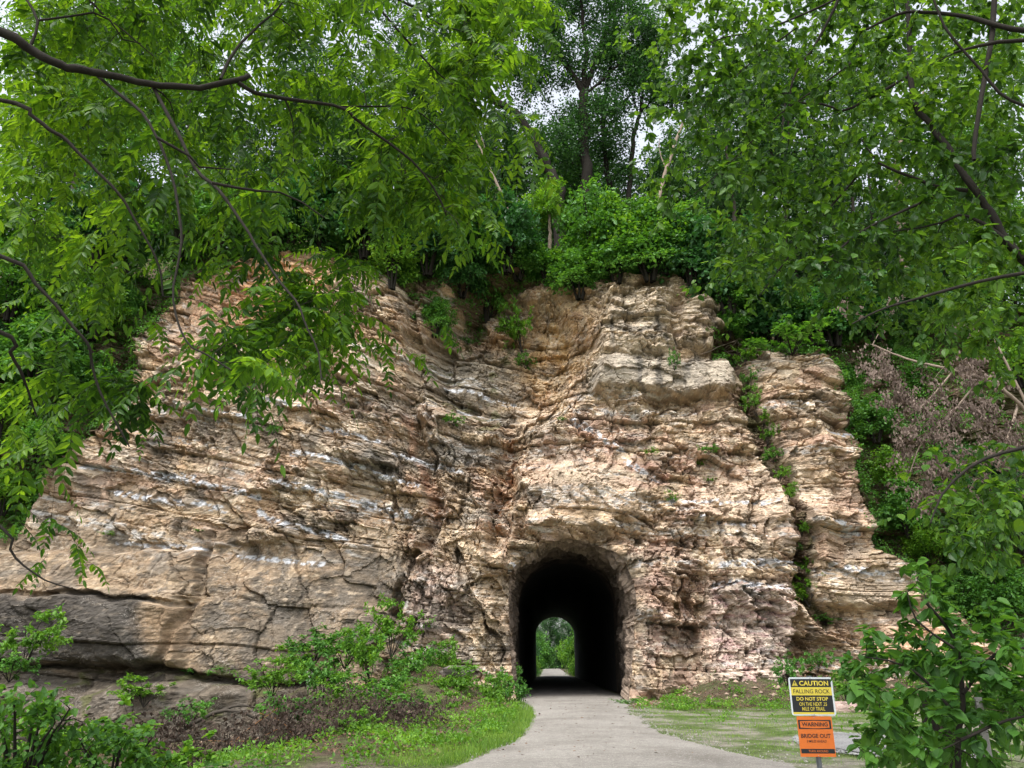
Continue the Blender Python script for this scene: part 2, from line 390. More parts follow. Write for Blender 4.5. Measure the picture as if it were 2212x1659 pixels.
def cliff_fields(x, z):
    y = f0(x, z)
    PX, PY = proj(np.stack([x, y, z], -1))
    wx = PX + 22 * fbm(x * 0.9, z * 0.9, 4, 31); wy = PY + 18 * fbm(x * 0.9, z * 0.9, 4, 41)
    sd = poly_sd(wx, wy, ROCK)
    gl = seg_dist(wx, wy, GULLY)
    rock = sst(sd, -6, 8) * sst(gl, 9, 22)
    D = 0.0 * x                                                    # + is towards the viewer
    D = D + fbm(x * 0.22, z * 0.22, 3, 3) * 1.0 + fbm(x * 0.8, z * 0.8, 3, 5) * 0.14
    B = lambda *a: bump_(wx, wy, *a)
    X = lambda *a: box_(wx, wy, *a)
    D = D - 2.4 * B(1085, 760, 190, 170, .35) + 1.2 * B(640, 830, 290, 260, .7) + 0.9 * X(1288, 780, 1582, 848, 9) - 0.75 * B(1490, 872, 105, 20, .4)
    D = D + 0.7 * X(1300, 640, 1450, 775, 14) + 0.8 * B(1505, 705, 55, 55, .3) + 0.9 * B(1262, 1085, 170, 85, .5) - 0.4 * B(1240, 1160, 170, 22, .6)
    D = D - 1.0 * (1 - sst(seg_dist(wx, wy, [(1110, 930), (1098, 1010), (1088, 1100), (1075, 1170)]), 8, 34))
    D = D - 0.7 * (1 - sst(seg_dist(wx, wy, [(885, 640), (900, 800), (890, 900), (930, 1000), (945, 1120), (930, 1170)]), 4, 22))
    D = D - 0.5 * (1 - sst(seg_dist(wx, wy, [(930, 1170), (870, 1220), (858, 1330), (800, 1440)]), 3, 15)) - 0.9 * B(852, 1325, 20, 14, .5)
    # big beds of the lower left: a ledge, the smooth slab under it and the groove at its foot
    D = D + 0.45 * X(-500, 1190, 432, 1284, 6) + 0.85 * X(-500, 1284, 400, 1435, 14) - 0.55 * (1 - sst(seg_dist(wx, wy, [(-300, 1280), (120, 1282), (280, 1296), (410, 1302)]), 2, 10))
    D = D - 0.65 * (1 - sst(seg_dist(wx, wy, [(-100, 1425), (120, 1436), (240, 1452), (350, 1444), (480, 1470), (600, 1486), (720, 1470)]), 3, 12))
    D = D - 0.35 * (1 - sst(seg_dist(wx, wy, [(452, 1150), (432, 1230), (440, 1290), (390, 1350), (350, 1440)]), 3, 13))
    D = D + 0.8 * sst(wy, 1470, 1500) * (1 - sst(wx, 650, 900)) + 0.3 * X(430, 1140, 640, 1175, 6)
    # right of the portal
    D = D + 0.9 * X(1522, 1270, 1700, 1545, 10) - 0.6 * X(1470, 1250, 1522, 1420, 16) + 0.4 * X(1545, 1050, 1700, 1290, 12) + 0.5 * X(1375, 1200, 1470, 1500, 16)
    D = D - 0.6 * X(1705, 1380, 1860, 1520, 25) + 0.6 * X(1750, 1200, 2010, 1310, 14) + 0.8 * X(1650, 780, 1790, 1200, 26)
    D = D - 0.8 * (1 - sst(gl, 6, 26)) - 0.5 * sst(-sd, 0, 6) - 0.0
    # past the rock the slope lies back
    D = D - 2.6 * sst(-sd, 2, 50) * sst(PX, 1500, 1700) - 1.6 * sst(-sd, 2, 60) * (1 - sst(PX, 300, 500))
    xo, zo = x, z
    x = xo + 0.75 * D                       # detail follows the real surface round steep flanks
    s = strata(xo, z) + 0.05 * D
    massive = np.clip(box_(wx, wy, -500, 1180, 870, 1700, 40) + 0.55 * box_(wx, wy, -500, 1010, 600, 1180, 40) + 0.5 * bump_(wx, wy, 440, 740, 130, 90, .6) + 0.7 * box_(wx, wy, 1280, 775, 1580, 850, 12)
                      + 0.8 * box_(wx, wy, 1150, 950, 1420, 1120, 30) + 0.55 * box_(wx, wy, 1520, 1040, 1720, 1200, 30) + 0.5 * box_(wx, wy, 1760, 1150, 2000, 1300, 25), 0, 1)
    rub = 0.55 + 0.9 * sst(fbm(x * 0.33, z * 0.5, 3, 71), -0.25, 0.35)
    dA, iA, jA, hA = beds(x, z, s, 1.55, 3.6, 101, 0.05, 0.03)
    dB, iB, jB, hB = beds(x, z, s, 0.52, 1.05, 202, 0.08, 0.05)
    dC, iC, jC, hC = beds(x, z, s, 0.21, 0.42, 303, 0.13, 0.10)
    dE, iE, jE, hE = beds(x, z, s + 0.05 * perlin(x * 3, z * 3, 77), 0.10, 0.27, 404, 0.25, 0.18)
    wjx = 0.09 * fbm(x * 1.6, z * 1.6, 3, 701); wjz = 0.09 * fbm(x * 1.6, z * 1.6, 3, 711)
    F1, h1, e1 = facets(x + wjx * 2, s + wjz * 2, 0.95, 721, 1.7)
    F2, h2, e2 = facets(x + wjx, s + wjz, 0.36, 731, 1.6)
    F3, h3, e3 = facets(x, s, 0.155, 741, 1.4)
    mB = 0.35 + 0.75 * sst(fbm(x * 0.35, z * 0.6, 3, 73), -0.2, 0.2)
    mC = 0.15 + 0.85 * sst(fbm(x * 0.45, z * 0.8, 3, 74), -0.15, 0.2)
    mF = 0.2 + 0.8 * sst(fbm(x * 0.4, z * 0.5, 3, 75), -0.2, 0.2)
    q = 1 - massive
    D = D + dA * 0.36 * (0.5 + 0.5 * q) + dB * 0.22 * (0.15 + 0.85 * q) * mB + dC * 0.15 * (0.1 + 0.9 * q) * mC * rub + dE * 0.08 * (0.1 + 0.9 * q) * mC * mF
    D = D + F1 * 0.46 * (0.22 + 0.78 * q) + F2 * 0.24 * (0.25 + 0.75 * q) * mF * rub + F3 * 0.12 * (0.2 + 0.8 * q) * mF * rub
    D = D - 0.07 * (1 - sst(e1, 0.0, 0.05)) * q - 0.08 * (1 - sst(e2, 0, 0.08)) * q * mF
    # upright joints: tall slabs round the portal and down the middle
    vz = np.clip(box_(wx, wy, 850, 1000, 1110, 1560, 50) + box_(wx, wy, 1360, 1080, 1760, 1560, 50) + .5 * box_(wx, wy, 850, 880, 1750, 1100, 60), 0, 1)
    F4, h4, e4 = facets(x + z * 0.18 + wjx * 3, z + wjz * 2, 1.5, 751, 0.42)
    F5, h5, e5 = facets(x + z * 0.22 + wjx, z + wjz, 0.55, 761, 0.6)
    D = D + vz * (F4 * 0.55 + F5 * 0.22 - 0.08 * (1 - sst(e4, 0, .06)) - 0.05 * (1 - sst(e5, 0, .08)))
    D = D + 0.05 * fbm(x * 5, z * 8, 3, 76)
    # sloping joints that cut the beds
    jn = x * 0.92 + z * 0.42 + fbm(x * 0.5, z * 0.5, 3, 91) * 1.2
    jw = jn / 1.9; ju = jw - np.floor(jw)
    D = D - 0.16 * (1 - sst(np.minimum(ju, 1 - ju), 0, 0.035)) * (1 - 0.6 * massive) + 0.35 * (hsh(np.floor(jw), iA, 7) - 0.5)
    xd = x; x, z = xo, zo
    soil = 1 - rock
    # flare of the portal
    pd = -poly_sd(x, z, [tuple(p) for p in ARCH])
    edge = pd + 0.10 * fbm(x * 2.0, z * 2.0, 3, 51)
    D = D - 0.45 * np.exp(-np.clip(edge, 0, 9) / 0.22)
    aux = dict(PX=PX, PY=PY, wx=wx, wy=wy, rock=rock, s=s, iA=iA, jA=jA, iB=iB, jB=jB, hB=hB, iC=iC, jC=jC, hC=hC, hE=hE, massive=massive, pd=pd, sd=sd, gl=gl, jw=jw, xd=xd, h4=h4, h5=h5, vz=vz, h1=h1, h2=h2, h3=h3)
    return D, aux
def cliff_y(x, z):
    D, a = cliff_fields(x, z); return f0(x, z) - D

def cliff_color(x, z, a, D):
    PX, PY, wx, wy, s = a['PX'], a['PY'], a['wx'], a['wy'], a['s']
    x = a['xd']; grain = hsh(np.arange(x.size).reshape(x.shape), x * 0, 999)
    c = np.empty(x.shape + (3,)); c[:] = (0.36, 0.262, 0.178)
    def mixin(w, col):
        nonlocal c
        w = np.clip(w, 0, 1)[..., None]; c = c * (1 - w) + np.array(col) * w
    n = lambda f, sd, g=1.0: fbm(x * f, z * f * g, 4, sd)
    B = lambda *q: bump_(wx, wy, *q)
    X = lambda *q: box_(wx, wy, *q)
    right = sst(PX + 120 * n(0.3, 400), 950, 1450)
    mixin(0.7 * right, (0.43, 0.34, 0.25))
    mixin(0.5 * a['vz'] * (a['h4'] > .65), (0.34, 0.245, 0.215)); mixin(0.45 * a['vz'] * (a['h4'] < .3), (0.27, 0.24, 0.21)); mixin(0.4 * a['vz'] * (a['h5'] > .75), (0.48, 0.41, 0.32))
    mixin(0.45 * sst(n(0.5, 401, 1.6), 0.0, 0.3), (0.37, 0.27, 0.21))
    mixin(0.55 * sst(n(0.6, 402, 2.0), 0.05, 0.35), (0.47, 0.39, 0.29))
    mixin(0.6 * sst(n(0.45, 403, 1.5), 0.12, 0.35), (0.20, 0.185, 0.165)); mixin(0.55 * sst(n(0.7, 404, 1.3), 0.08, 0.3) * (1 - right), (0.24, 0.20, 0.16))
    # each bed and block has a cast of its own
    hb = hsh(a['iB'], a['jB'], 61); ha = a['h1']; hc = a['h2']
    mixin(0.45 * (ha > 0.75), (0.38, 0.275, 0.225)); mixin(0.35 * (ha < 0.2), (0.33, 0.27, 0.20))
    mixin(0.4 * (hb > 0.85) * right, (0.38, 0.255, 0.22)); mixin(0.5 * (hb < 0.14), (0.24, 0.21, 0.18)); mixin(0.5 * ((hb > 0.4) & (hb < 0.55)), (0.50, 0.42, 0.32))
    mixin(0.5 * (hc > 0.86), (0.56, 0.50, 0.42)); mixin(0.4 * (hc < 0.10), (0.18, 0.14, 0.10))
    # stained and coloured parts of the face
    mixin(0.8 * B(1205, 720, 90, 130, .9) * (.5 + .5 * sst(n(1.2, 406), -.2, .15)), (0.47, 0.31, 0.14)); mixin(0.7 * B(1070, 690, 80, 35, .9), (0.36, 0.215, 0.11)); mixin(0.55 * B(1200, 720, 90, 120, .8) * sst(n(1.6, 407), .05, .2), (0.50, 0.43, 0.33))
    mixin(0.8 * B(570, 600, 170, 75, .8), (0.48, 0.27, 0.12)); mixin(0.6 * B(520, 690, 160, 90, .9), (0.45, 0.27, 0.17))
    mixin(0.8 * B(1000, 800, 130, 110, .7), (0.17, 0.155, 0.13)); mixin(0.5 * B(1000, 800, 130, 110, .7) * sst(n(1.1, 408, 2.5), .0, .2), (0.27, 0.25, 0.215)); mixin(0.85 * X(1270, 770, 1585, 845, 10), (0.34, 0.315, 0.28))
    mixin(0.7 * X(1290, 620, 1460, 775, 20), (0.52, 0.46, 0.38)); mixin(0.6 * B(1510, 700, 65, 60, .5), (0.40, 0.35, 0.29))
    mixin(0.8 * B(1370, 720, 90, 10, .7) + 0.8 * B(1350, 690, 60, 8, .8) + .7 * B(1400, 745, 80, 8, .8), (0.07, 0.068, 0.066))  # thin dark bands across the grey stack, under its ledges
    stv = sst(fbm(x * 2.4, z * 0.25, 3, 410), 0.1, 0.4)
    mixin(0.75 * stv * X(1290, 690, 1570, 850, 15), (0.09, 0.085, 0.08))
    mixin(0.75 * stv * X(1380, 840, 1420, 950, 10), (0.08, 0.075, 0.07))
    mixin(0.42 * B(1400, 1010, 330, 110, .9) * sst(n(0.8, 420, 2.2), -0.1, .25), (0.42, 0.25, 0.215))
    mixin(0.45 * B(1270, 960, 120, 60, .8) * sst(n(0.8, 421, 1.2), -0.2, .2), (0.40, 0.25, 0.22))
    mixin(0.7 * B(1260, 1040, 130, 60, .8), (0.47, 0.40, 0.33)); mixin(0.8 * B(1300, 1120, 150, 50, .8), (0.50, 0.39, 0.28))
    mixin(0.7 * B(1620, 1080, 140, 90, .8), (0.52, 0.43, 0.36)); mixin(0.6 * B(1870, 1080, 110, 90, .8), (0.46, 0.33, 0.27))
    mixin(0.75 * X(1530, 1260, 1700, 1530, 16), (0.44, 0.38, 0.36)); mixin(0.8 * X(1530, 1260, 1700, 1530, 16) * sst(n(1.4, 430, 3), 0.05, 0.25), (0.34, 0.23, 0.24))
    mixin(0.65 * X(1380, 1180, 1530, 1510, 30) * sst(n(0.9, 431), -0.15, .2), (0.36, 0.25, 0.22)); mixin(0.6 * B(1780, 1420, 100, 90, .8), (0.27, 0.18, 0.12))
    mixin(0.6 * B(1900, 1260, 130, 50, .8), (0.45, 0.38, 0.31)); mixin(0.9 * B(2010, 1390, 130, 60, .7), (0.46, 0.31, 0.21))
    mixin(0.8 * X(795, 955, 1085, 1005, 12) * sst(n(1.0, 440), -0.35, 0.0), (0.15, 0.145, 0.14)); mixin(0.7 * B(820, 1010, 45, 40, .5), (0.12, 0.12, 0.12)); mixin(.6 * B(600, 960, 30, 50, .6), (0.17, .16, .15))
    mixin(0.85 * (1 - sst(seg_dist(wx, wy, [(1108, 950), (1100, 1010), (1090, 1080), (1070, 1150)]), 6, 28)) * sst(n(2.5, 441), -0.05, 0.2), (0.27, 0.13, 0.06))
    mixin(0.5 * (1 - sst(seg_dist(wx, wy, [(885, 900), (895, 980), (930, 1050), (940, 1130)]), 3, 16)), (0.25, 0.12, 0.075))
    mixin(0.55 * X(960, 1150, 1090, 1500, 20), (0.42, 0.345, 0.25)); mixin(0.7 * B(950, 1300, 80, 110, .6), (0.30, 0.24, 0.225))
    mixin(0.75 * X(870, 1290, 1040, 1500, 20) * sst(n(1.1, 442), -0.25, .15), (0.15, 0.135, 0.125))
    lowl = X(-500, 1150, 880, 1480, 30)
    mixin(0.75 * lowl, (0.235, 0.182, 0.132)); mixin(0.5 * lowl * sst(fbm(x * 0.5, z * 1.8, 4, 443), 0.0, .3), (0.38, 0.305, 0.22)); mixin(0.6 * lowl * sst(fbm(x * 0.4, z * 1.0, 4, 447), 0.0, .25), (0.17, 0.145, 0.12))
    mixin(0.9 * X(-500, 1288, 335, 1445, 10), (0.062, 0.058, 0.056)); mixin(0.3 * X(-500, 1380, 360, 1445, 14), (0.20, 0.185, 0.17))
    mixin(0.8 * X(440, 1230, 860, 1450, 30) * sst(n(0.5, 444, 1.8), -0.15, .12), (0.10, 0.09, 0.08)); mixin(.7 * lowl * sst(fbm(x * 2.2, z * 3, 4, 448), 0.12, .25), (0.10, 0.09, 0.08)); mixin(.6 * lowl * sst(fbm(x * 3, z * 6, 4, 449), 0.18, .28), (0.46, 0.39, 0.31)); mixin(0.5 * stv * X(640, 1190, 860, 1330, 20), (0.12, 0.11, 0.10))
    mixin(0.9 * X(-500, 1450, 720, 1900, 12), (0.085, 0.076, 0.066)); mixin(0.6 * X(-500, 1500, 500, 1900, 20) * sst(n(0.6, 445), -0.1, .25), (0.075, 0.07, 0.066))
    # grey weathering patches
    mixin(0.6 * sst(fbm(x * 0.8, z * 0.8, 5, 446), 0.1, 0.3) * (1 - 0.5 * right), (0.15, 0.14, 0.13))
    # chert: pale blue-white nodules strung along the beds
    band = sst(perlin(s * 2.1, x * 0.10, 450), 0.16, 0.40)
    nod = sst(fbm(x * 2.6, s * 8.5, 3, 451), 0.04, 0.15)
    big = sst(fbm(x * 1.1, s * 5.2, 2, 455), 0.22, 0.34)
    area = 0.4 + 0.6 * sst(n(0.25, 452), -0.2, 0.15)
    area = area * (1 - 0.85 * X(-500, 1200, 860, 1700, 30)) * (1 - .9 * X(1280, 600, 1580, 850, 20)) * (1 - .8 * B(1200, 740, 120, 150, .6))
    w = np.clip(band * nod + 0.8 * big * sst(n(0.5, 453), 0.0, 0.25), 0, 1) * area
    mixin(0.7 * w, (0.58, 0.60, 0.63)); mixin(0.8 * w * (fbm(x * 6, z * 6, 2, 454) > 0.12), (0.26, 0.27, 0.30))
    sm = sst(fbm(x * 5, s * 9, 3, 456), 0.20, 0.30) * sst(n(0.4, 457), -0.2, 0.2) * (1 - a['massive'] * .7)
    mixin(0.65 * sm, (0.58, 0.54, 0.48))
    f = 1 + 0.38 * (hc - 0.5) + 0.30 * (a['h3'] - 0.5) + 0.35 * fbm(x * 3.0, z * 5.0, 4, 460)
    f = 1 + (f - 1) * (1 - 0.35 * a['massive'])
    mixin(0.85 * X(-500, 1290, 335, 1442, 8) * (1 - .4 * sst(n(1.5, 470, 2), .1, .25)), (0.070, 0.066, 0.063))
    mixin(0.6 * B(620, 1360, 170, 60, .9) + .6 * B(800, 1240, 70, 40, .8), (0.10, 0.09, 0.08)); mixin(.7 * B(370, 1360, 50, 60, .7), (.30, .215, .14))
    f = f * (0.84 + 0.32 * grain)
    c = c * f[..., None] * np.array([0.98, 0.95, 0.885])
    # named strings of chert nodules
    for pl, hw in (([(245, 1062), (330, 1076), (430, 1088), (480, 1098)], 9), ([(565, 1108), (600, 1130), (680, 1148), (745, 1166)], 9), ([(330, 1028), (450, 1048), (560, 1078)], 8), ([(600, 1045), (740, 1075), (880, 1112)], 9),
                   ([(640, 985), (780, 1015), (900, 1052)], 8), ([(180, 1010), (300, 1022), (420, 1030)], 7), ([(250, 1172), (340, 1180), (430, 1182)], 6), ([(500, 1195), (600, 1210), (700, 1222)], 6), ([(860, 985), (950, 1005), (1000, 1022)], 7), ([(700, 930), (820, 960)], 7),
                   ([(1235, 905), (1290, 935), (1345, 975)], 8), ([(1345, 990), (1420, 1040)], 8), ([(1545, 1225), (1620, 1218), (1700, 1224)], 8), ([(1540, 1262), (1620, 1268), (1700, 1272)], 8), ([(1500, 1128), (1620, 1140)], 6), ([(1440, 1085), (1560, 1092), (1660, 1090)], 6),
                   ([(960, 820), (1050, 830), (1120, 845)], 6), ([(990, 870), (1080, 880)], 6), ([(1780, 930), (1850, 935)], 6), ([(1760, 1130), (1860, 1150)], 7), ([(1780, 1225), (1900, 1240)], 7), ([(440, 900), (560, 915)], 6), ([(560, 870), (660, 890)], 7), ([(1170, 1195), (1100, 1230)], 6)):
        d = seg_dist(PX + 10 * fbm(x * 1.2, z * 1.2, 2, 481), PY + 7 * fbm(x * 1.2, z * 1.2, 2, 482), pl)
        w = (1 - sst(d, hw * .6, hw)) * sst(fbm(x * 3.4, z * 4, 3, 483), -0.08, 0.04)
        mixin(0.92 * w, (0.60, 0.63, 0.68)); mixin(0.75 * w * sst(fbm(x * 7, z * 4, 2, 484), 0.10, 0.2), (0.20, 0.21, 0.235))
    so_ = (1 - a['rock'])
    mixin(so_, (0.13, 0.09, 0.062)); mixin(so_ * sst(n(0.8, 470), -.1, .2) * 0.6, (0.08, 0.09, 0.035))
    mo = sst(fbm(x * 1.3, z * 1.3, 4, 471), 0.22, 0.36) * (X(900, 620, 1120, 950, 40) + X(-500, 1440, 720, 1560, 20) * 1.2)
    mixin(0.6 * mo, (0.10, 0.11, 0.04))
    return np.clip(c, 0.015, 0.85)

GRID = {}
def build_cliff():
    dx = 0.045
    xs = np.concatenate([-19.4 - np.cumsum(0.05 * 1.09 ** np.arange(56))[::-1], np.arange(-19.4, 19.8, dx), 19.8 + np.cumsum(0.05 * 1.09 ** np.arange(56))])
    nv = 490
    v = np.linspace(0, 1, nv)
    X = np.repeat(xs[None, :], nv, 0); ZT = ztop(xs)[None, :]
    Z = -1.8 + v[:, None] * (ZT + 1.8)
    D, a = cliff_fields(X, Z)
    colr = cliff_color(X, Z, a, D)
    # the cut edge of the portal is snapped onto its outline
    pd = a['pd']; cell = 0.075
    snap = (pd < 0) & (pd > -cell)
    XS, ZS = X.copy(), Z.copy()
    if snap.any():
        e = 0.01
        gx = (-poly_sd(X[snap] + e, Z[snap], [tuple(p) for p in ARCH]) - pd[snap]) / e
        gz = (-poly_sd(X[snap], Z[snap] + e, [tuple(p) for p in ARCH]) - pd[snap]) / e
        XS[snap] = X[snap] - gx * pd[snap]; ZS[snap] = Z[snap] - gz * pd[snap]
    Y = f0(X, Z) - D
    # ledges: upper edges of protruding rock sag forwards a little
    P = np.stack([XS, Y, ZS], -1)
    n0, n1 = X.shape
    idx = np.arange(n0 * n1).reshape(n0, n1)
    F = np.stack([idx[:-1, :-1], idx[:-1, 1:], idx[1:, 1:], idx[1:, :-1]], -1).reshape(-1, 4)
    inside = (pd <= -cell).ravel()
    F = F[~inside[F].any(1)]
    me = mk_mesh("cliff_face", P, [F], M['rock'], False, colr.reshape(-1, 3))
    o = link("cliff_face", me); tag(o, kind='structure')
    qx, qy = proj(P)
    GRID.update(P=P, qx=qx, qy=qy, sd=a['sd'], gl=a['gl'], rock=a['rock'], pd=pd)
    return o
build_cliff()
def surf(px, py):
    k = np.argmin((GRID['qx'] - px) ** 2 + (GRID['qy'] - py) ** 2)
    return GRID['P'].reshape(-1, 3)[k].copy()

# ------------------------------------------------------------------ the tunnel
YF = 97.0
fl, fr = at(1157, 1400, YF)[0], at(1240, 1400, YF)[0]
ftop = at(1198, 1334, YF)[2]
FLOORF = -0.3
def arch_pts(xl, xr, zt, n, zb=-0.6):
    """regular arch outline from left foot over the crown to right foot, n points"""
    r = (xr - xl) / 2; cx = (xl + xr) / 2
    L = []
    m = 400; spring = zt - r * 0.92
    for k in range(m):
        L.append((xl, zb + (spring - zb) * k / m))
    for k in range(m + 1):
        t = math.pi * (1 - k / m); L.append((cx + r * math.cos(t), spring + (zt - spring) * math.sin(t)))
    for k in range(1, m + 1):
        L.append((xr, spring + (zb - spring) * k / m))
    L = np.array(L); d = np.concatenate([[0], np.cumsum(np.hypot(*np.diff(L, axis=0).T))])
    q = np.linspace(0, d[-1], n)
    return np.stack([np.interp(q, d, L[:, 0]), np.interp(q, d, L[:, 1])], -1)
def build_tunnel():
    n = 260
    d = np.concatenate([[0], np.cumsum(np.hypot(*np.diff(ARCH, axis=0).T))]); q = np.linspace(0, d[-1], n)
    rough = np.stack([np.interp(q, d, ARCH[:, 0]), np.interp(q, d, ARCH[:, 1])], -1)
    xl0, xr0 = rough[:, 0].min() + 0.10, rough[:, 0].max() - 0.22
    zt0 = rough[:, 1].max() - 0.15
    ys = np.concatenate([np.linspace(0, 7, 100), 7 + np.cumsum(np.linspace(0.1, 3.2, 34))])
    y0 = cliff_y(rough[:, 0], rough[:, 1]) - 0.03
    rows = []; cols = []
    for k, t in enumerate(ys):
        tt = min(1.0, t / (YF - 36))
        xl = xl0 + (fl - xl0) * tt; xr = xr0 + (fr - xr0) * tt; zt = zt0 + (ftop - zt0) * tt
        reg = arch_pts(xl, xr, zt, n)
        w = sst(np.array(t), 0.2, 6.0)
        o = rough * (1 - w) + reg * w
        c = np.array([(xl + xr) / 2, 2.5])
        dirn = norm(o - c)
        amp = (0.05 + 0.42 * sst(np.array(t), 0, 0.8)) * (1 - sst(np.array(t), 5.0, 7.5)) + 0.02
        dis = fbm(q * 0.8, q * 0 + t * 0.8, 4, 500) * 1.1 + 0.5 * (hsh(np.floor(q * 1.6 + t * .3), np.floor(t * 1.3 + q * 0.4), 501) - 0.5) + .3 * (hsh(np.floor(q * 4), np.floor(t * 3.3 + q * 0.7), 502) - .5)
        o = o + dirn * ((dis + .12) * amp * (0 if k == 0 else 1))[:, None]
        yy = y0 * (1 - sst(np.array(t), 0, 3)) + 33.4 * sst(np.array(t), 0, 3) + t
        rows.append(np.stack([o[:, 0], yy + np.zeros(n), o[:, 1]], -1))
        g = 0.6 + 0.8 * hsh(np.floor(q * 2.2), np.floor(t * 2 + q * .3), 503)
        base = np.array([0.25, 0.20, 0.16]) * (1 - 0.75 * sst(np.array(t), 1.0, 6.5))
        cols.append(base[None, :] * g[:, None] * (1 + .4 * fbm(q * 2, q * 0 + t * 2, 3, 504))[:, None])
    P = np.array(rows); C = np.array(cols)
    idx = np.arange(P.shape[0] * n).reshape(-1, n)
    F = np.stack([idx[:-1, :-1], idx[1:, :-1], idx[1:, 1:], idx[:-1, 1:]], -1)
    ent = F[:105].reshape(-1, 4); far = F[105:].reshape(-1, 4)
    t = empty('railway_tunnel', (0, 33, 0))
    # keep world coordinates: parent sits at the portal
    P2 = P - np.array([0, 33, 0])
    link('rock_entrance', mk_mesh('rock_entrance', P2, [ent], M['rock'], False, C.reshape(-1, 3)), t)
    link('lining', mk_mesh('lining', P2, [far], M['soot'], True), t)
    tag(t, 'dark arched tunnel bored through the rock cliff, daylight at its far end', 'tunnel')
    return P[-1, 0, 1]
YEND = build_tunnel()

# ------------------------------------------------------------------ hill top, ground, trail
def build_hill():
    xs = np.concatenate([np.linspace(-120, -24, 16), np.linspace(-22, 22, 100), np.linspace(24, 120, 16)])
    ts = np.concatenate([[-0.35, 0.0], np.cumsum(np.linspace(0.4, 1.6, 46))])
    X = np.repeat(xs[None, :], len(ts), 0); T = np.repeat(ts[:, None], len(xs), 1)
    zt = ztop(X)
    e = GRID['P'][-1]; k = np.argsort(e[:, 0]); yb = np.interp(X, e[k, 0], e[k, 1]) + 0.1
    left = 1 - sst(X, -9, 1)
    rise = left * (0.55 * np.minimum(T, 9)) + 0.10 * np.minimum(T, 12) + 0.45 * np.clip(T, 0, 8) * sst(X, 9.5, 13) * (1 - sst(X, 20, 30) * .3)
    Z = zt - 0.12 + rise + 0.35 * fbm(X * 0.3, T * 0.3, 3, 600) * sst(T, 0.5, 3)
    Y = yb + T
    Z = Z - 9.0 * sst(T, 38, 50) 
    P = np.stack([X, Y, Z], -1)
    n0, n1 = X.shape
    P = np.concatenate([P, (P[-1:] * [1, 1, 0]) + [0, 0.5, 8.0]], 0)
    idx = np.arange((n0 + 1) * n1).reshape(n0 + 1, n1)
    F = np.stack([idx[:-1, :-1], idx[:-1, 1:], idx[1:, 1:], idx[1:, :-1]], -1).reshape(-1, 4)
    o = link('hill', mk_mesh('hill', P, [F], M['soil'], True)); tag(o, kind='structure')
    return P[:-1]
HILL = build_hill()
def hill_z(x, y):
    k = np.argmin((HILL[..., 0] - x) ** 2 + (HILL[..., 1] - y) ** 2)
    return HILL.reshape(-1, 3)[k, 2]

TL = [on_ground(*p) for p in [(700, 1900), (900, 1700), (1000, 1652), (1060, 1625), (1110, 1605), (1140, 1580), (1153, 1550), (1150, 1530)]]
TR = [on_ground(*p) for p in [(2200, 1900), (1900, 1700), (1700, 1652), (1600, 1632), (1520, 1612), (1450, 1592), (1390, 1562), (1350, 1530)]]
TL = np.array([[TL[0][0] - 1.5, -6, 0]] + TL + [[arch_l, y, 0] for arch_l, y in ((0.25, 33.5),)])
TR = np.array([[TR[0][0] + 1, -6, 0]] + TR + [[4.75, 33.5, 0]])
def tl_x(y): return np.interp(y, TL[:, 1], TL[:, 0])
def tr_x(y): return np.interp(y, TR[:, 1], TR[:, 0])
def ground_z(x, y):
    near = (y < 34)
    dl = tl_x(np.minimum(y, 33)) - x; dr = x - tr_x(np.minimum(y, 33))
    g = 0.05 * fbm(x * 0.5, y * 0.5, 3, 610) * sst(np.maximum(dl, dr), 0.0, 1.0)
    # talus left of the portal, lower bank further left and a skirt to the right
    g = g + 1.5 * sst(dl, 0.3, 3.6) * sst(y, 25, 31.5) * (1 - sst(-x, 5.0, 8.5)) - 1.15 * sst(dl, 3.6, 7.0) * sst(y, 11, 15)
    g = g + 0.9 * sst(dr, 0.8, 4.0) * sst(y, 28.5, 32.5) + 0.25 * fbm(x * 1.1, y * 1.1, 3, 612) * sst(dl, .5, 2) * sst(y, 18, 24)
    far = np.where(y > 33, FLOORF * np.clip((y - 33) / 64, 0, 1), 0)
    g = np.where(y > 34, 0, g) + far
    return g
def build_ground():
    def ax(lo, hi, d, end, g=1.16):
        a = [lo]; s = d
        while a[-1] > -end: s *= g; a.append(a[-1] - s)
        b = [hi]; s = d
        while b[-1] < end: s *= g; b.append(b[-1] + s)
        return np.concatenate([a[::-1], np.arange(lo + d, hi, d), b])
    xs = ax(-22, 22, 0.16, 1500); ys = ax(8, 36, 0.16, 1500)
    X, Y = np.meshgrid(xs, ys)
    Z = ground_z(X, Y)
    # inside and past the tunnel the ground stays under the trail bed
    Z = Z - 0.02
    idx = np.arange(X.size).reshape(X.shape)
    F = np.stack([idx[:-1, :-1], idx[:-1, 1:], idx[1:, 1:], idx[1:, :-1]], -1).reshape(-1, 4)
    dl = tl_x(np.minimum(Y, 33)) - X; dr = X - tr_x(np.minimum(Y, 33)); nz = fbm(X * .8, Y * .8, 4, 640)
    bank = np.maximum(sst(dl + nz * .8, 0.5, 1.3) * sst(Y, 10, 15), sst(dr + nz, 1.0, 2.0) * sst(Y + nz * 2, 26, 29))[..., None]
    moss = np.maximum(sst(nz, -.25, .2), sst(dl, 0, .3) * (1 - sst(dl, .8, 1.5)))[..., None]
    turf = np.array([.075, .105, .032]) * moss + np.array([.20, .185, .15]) * (1 - moss); dirt = np.array([.085, .062, .045]) * (1 - moss) + np.array([.07, .072, .035]) * moss
    o = link('ground', mk_mesh('ground', np.stack([X, Y, Z], -1), [F], M['earth'], True, (turf * (1 - bank) + dirt * bank).reshape(-1, 3))); tag(o, kind='structure')
build_ground()
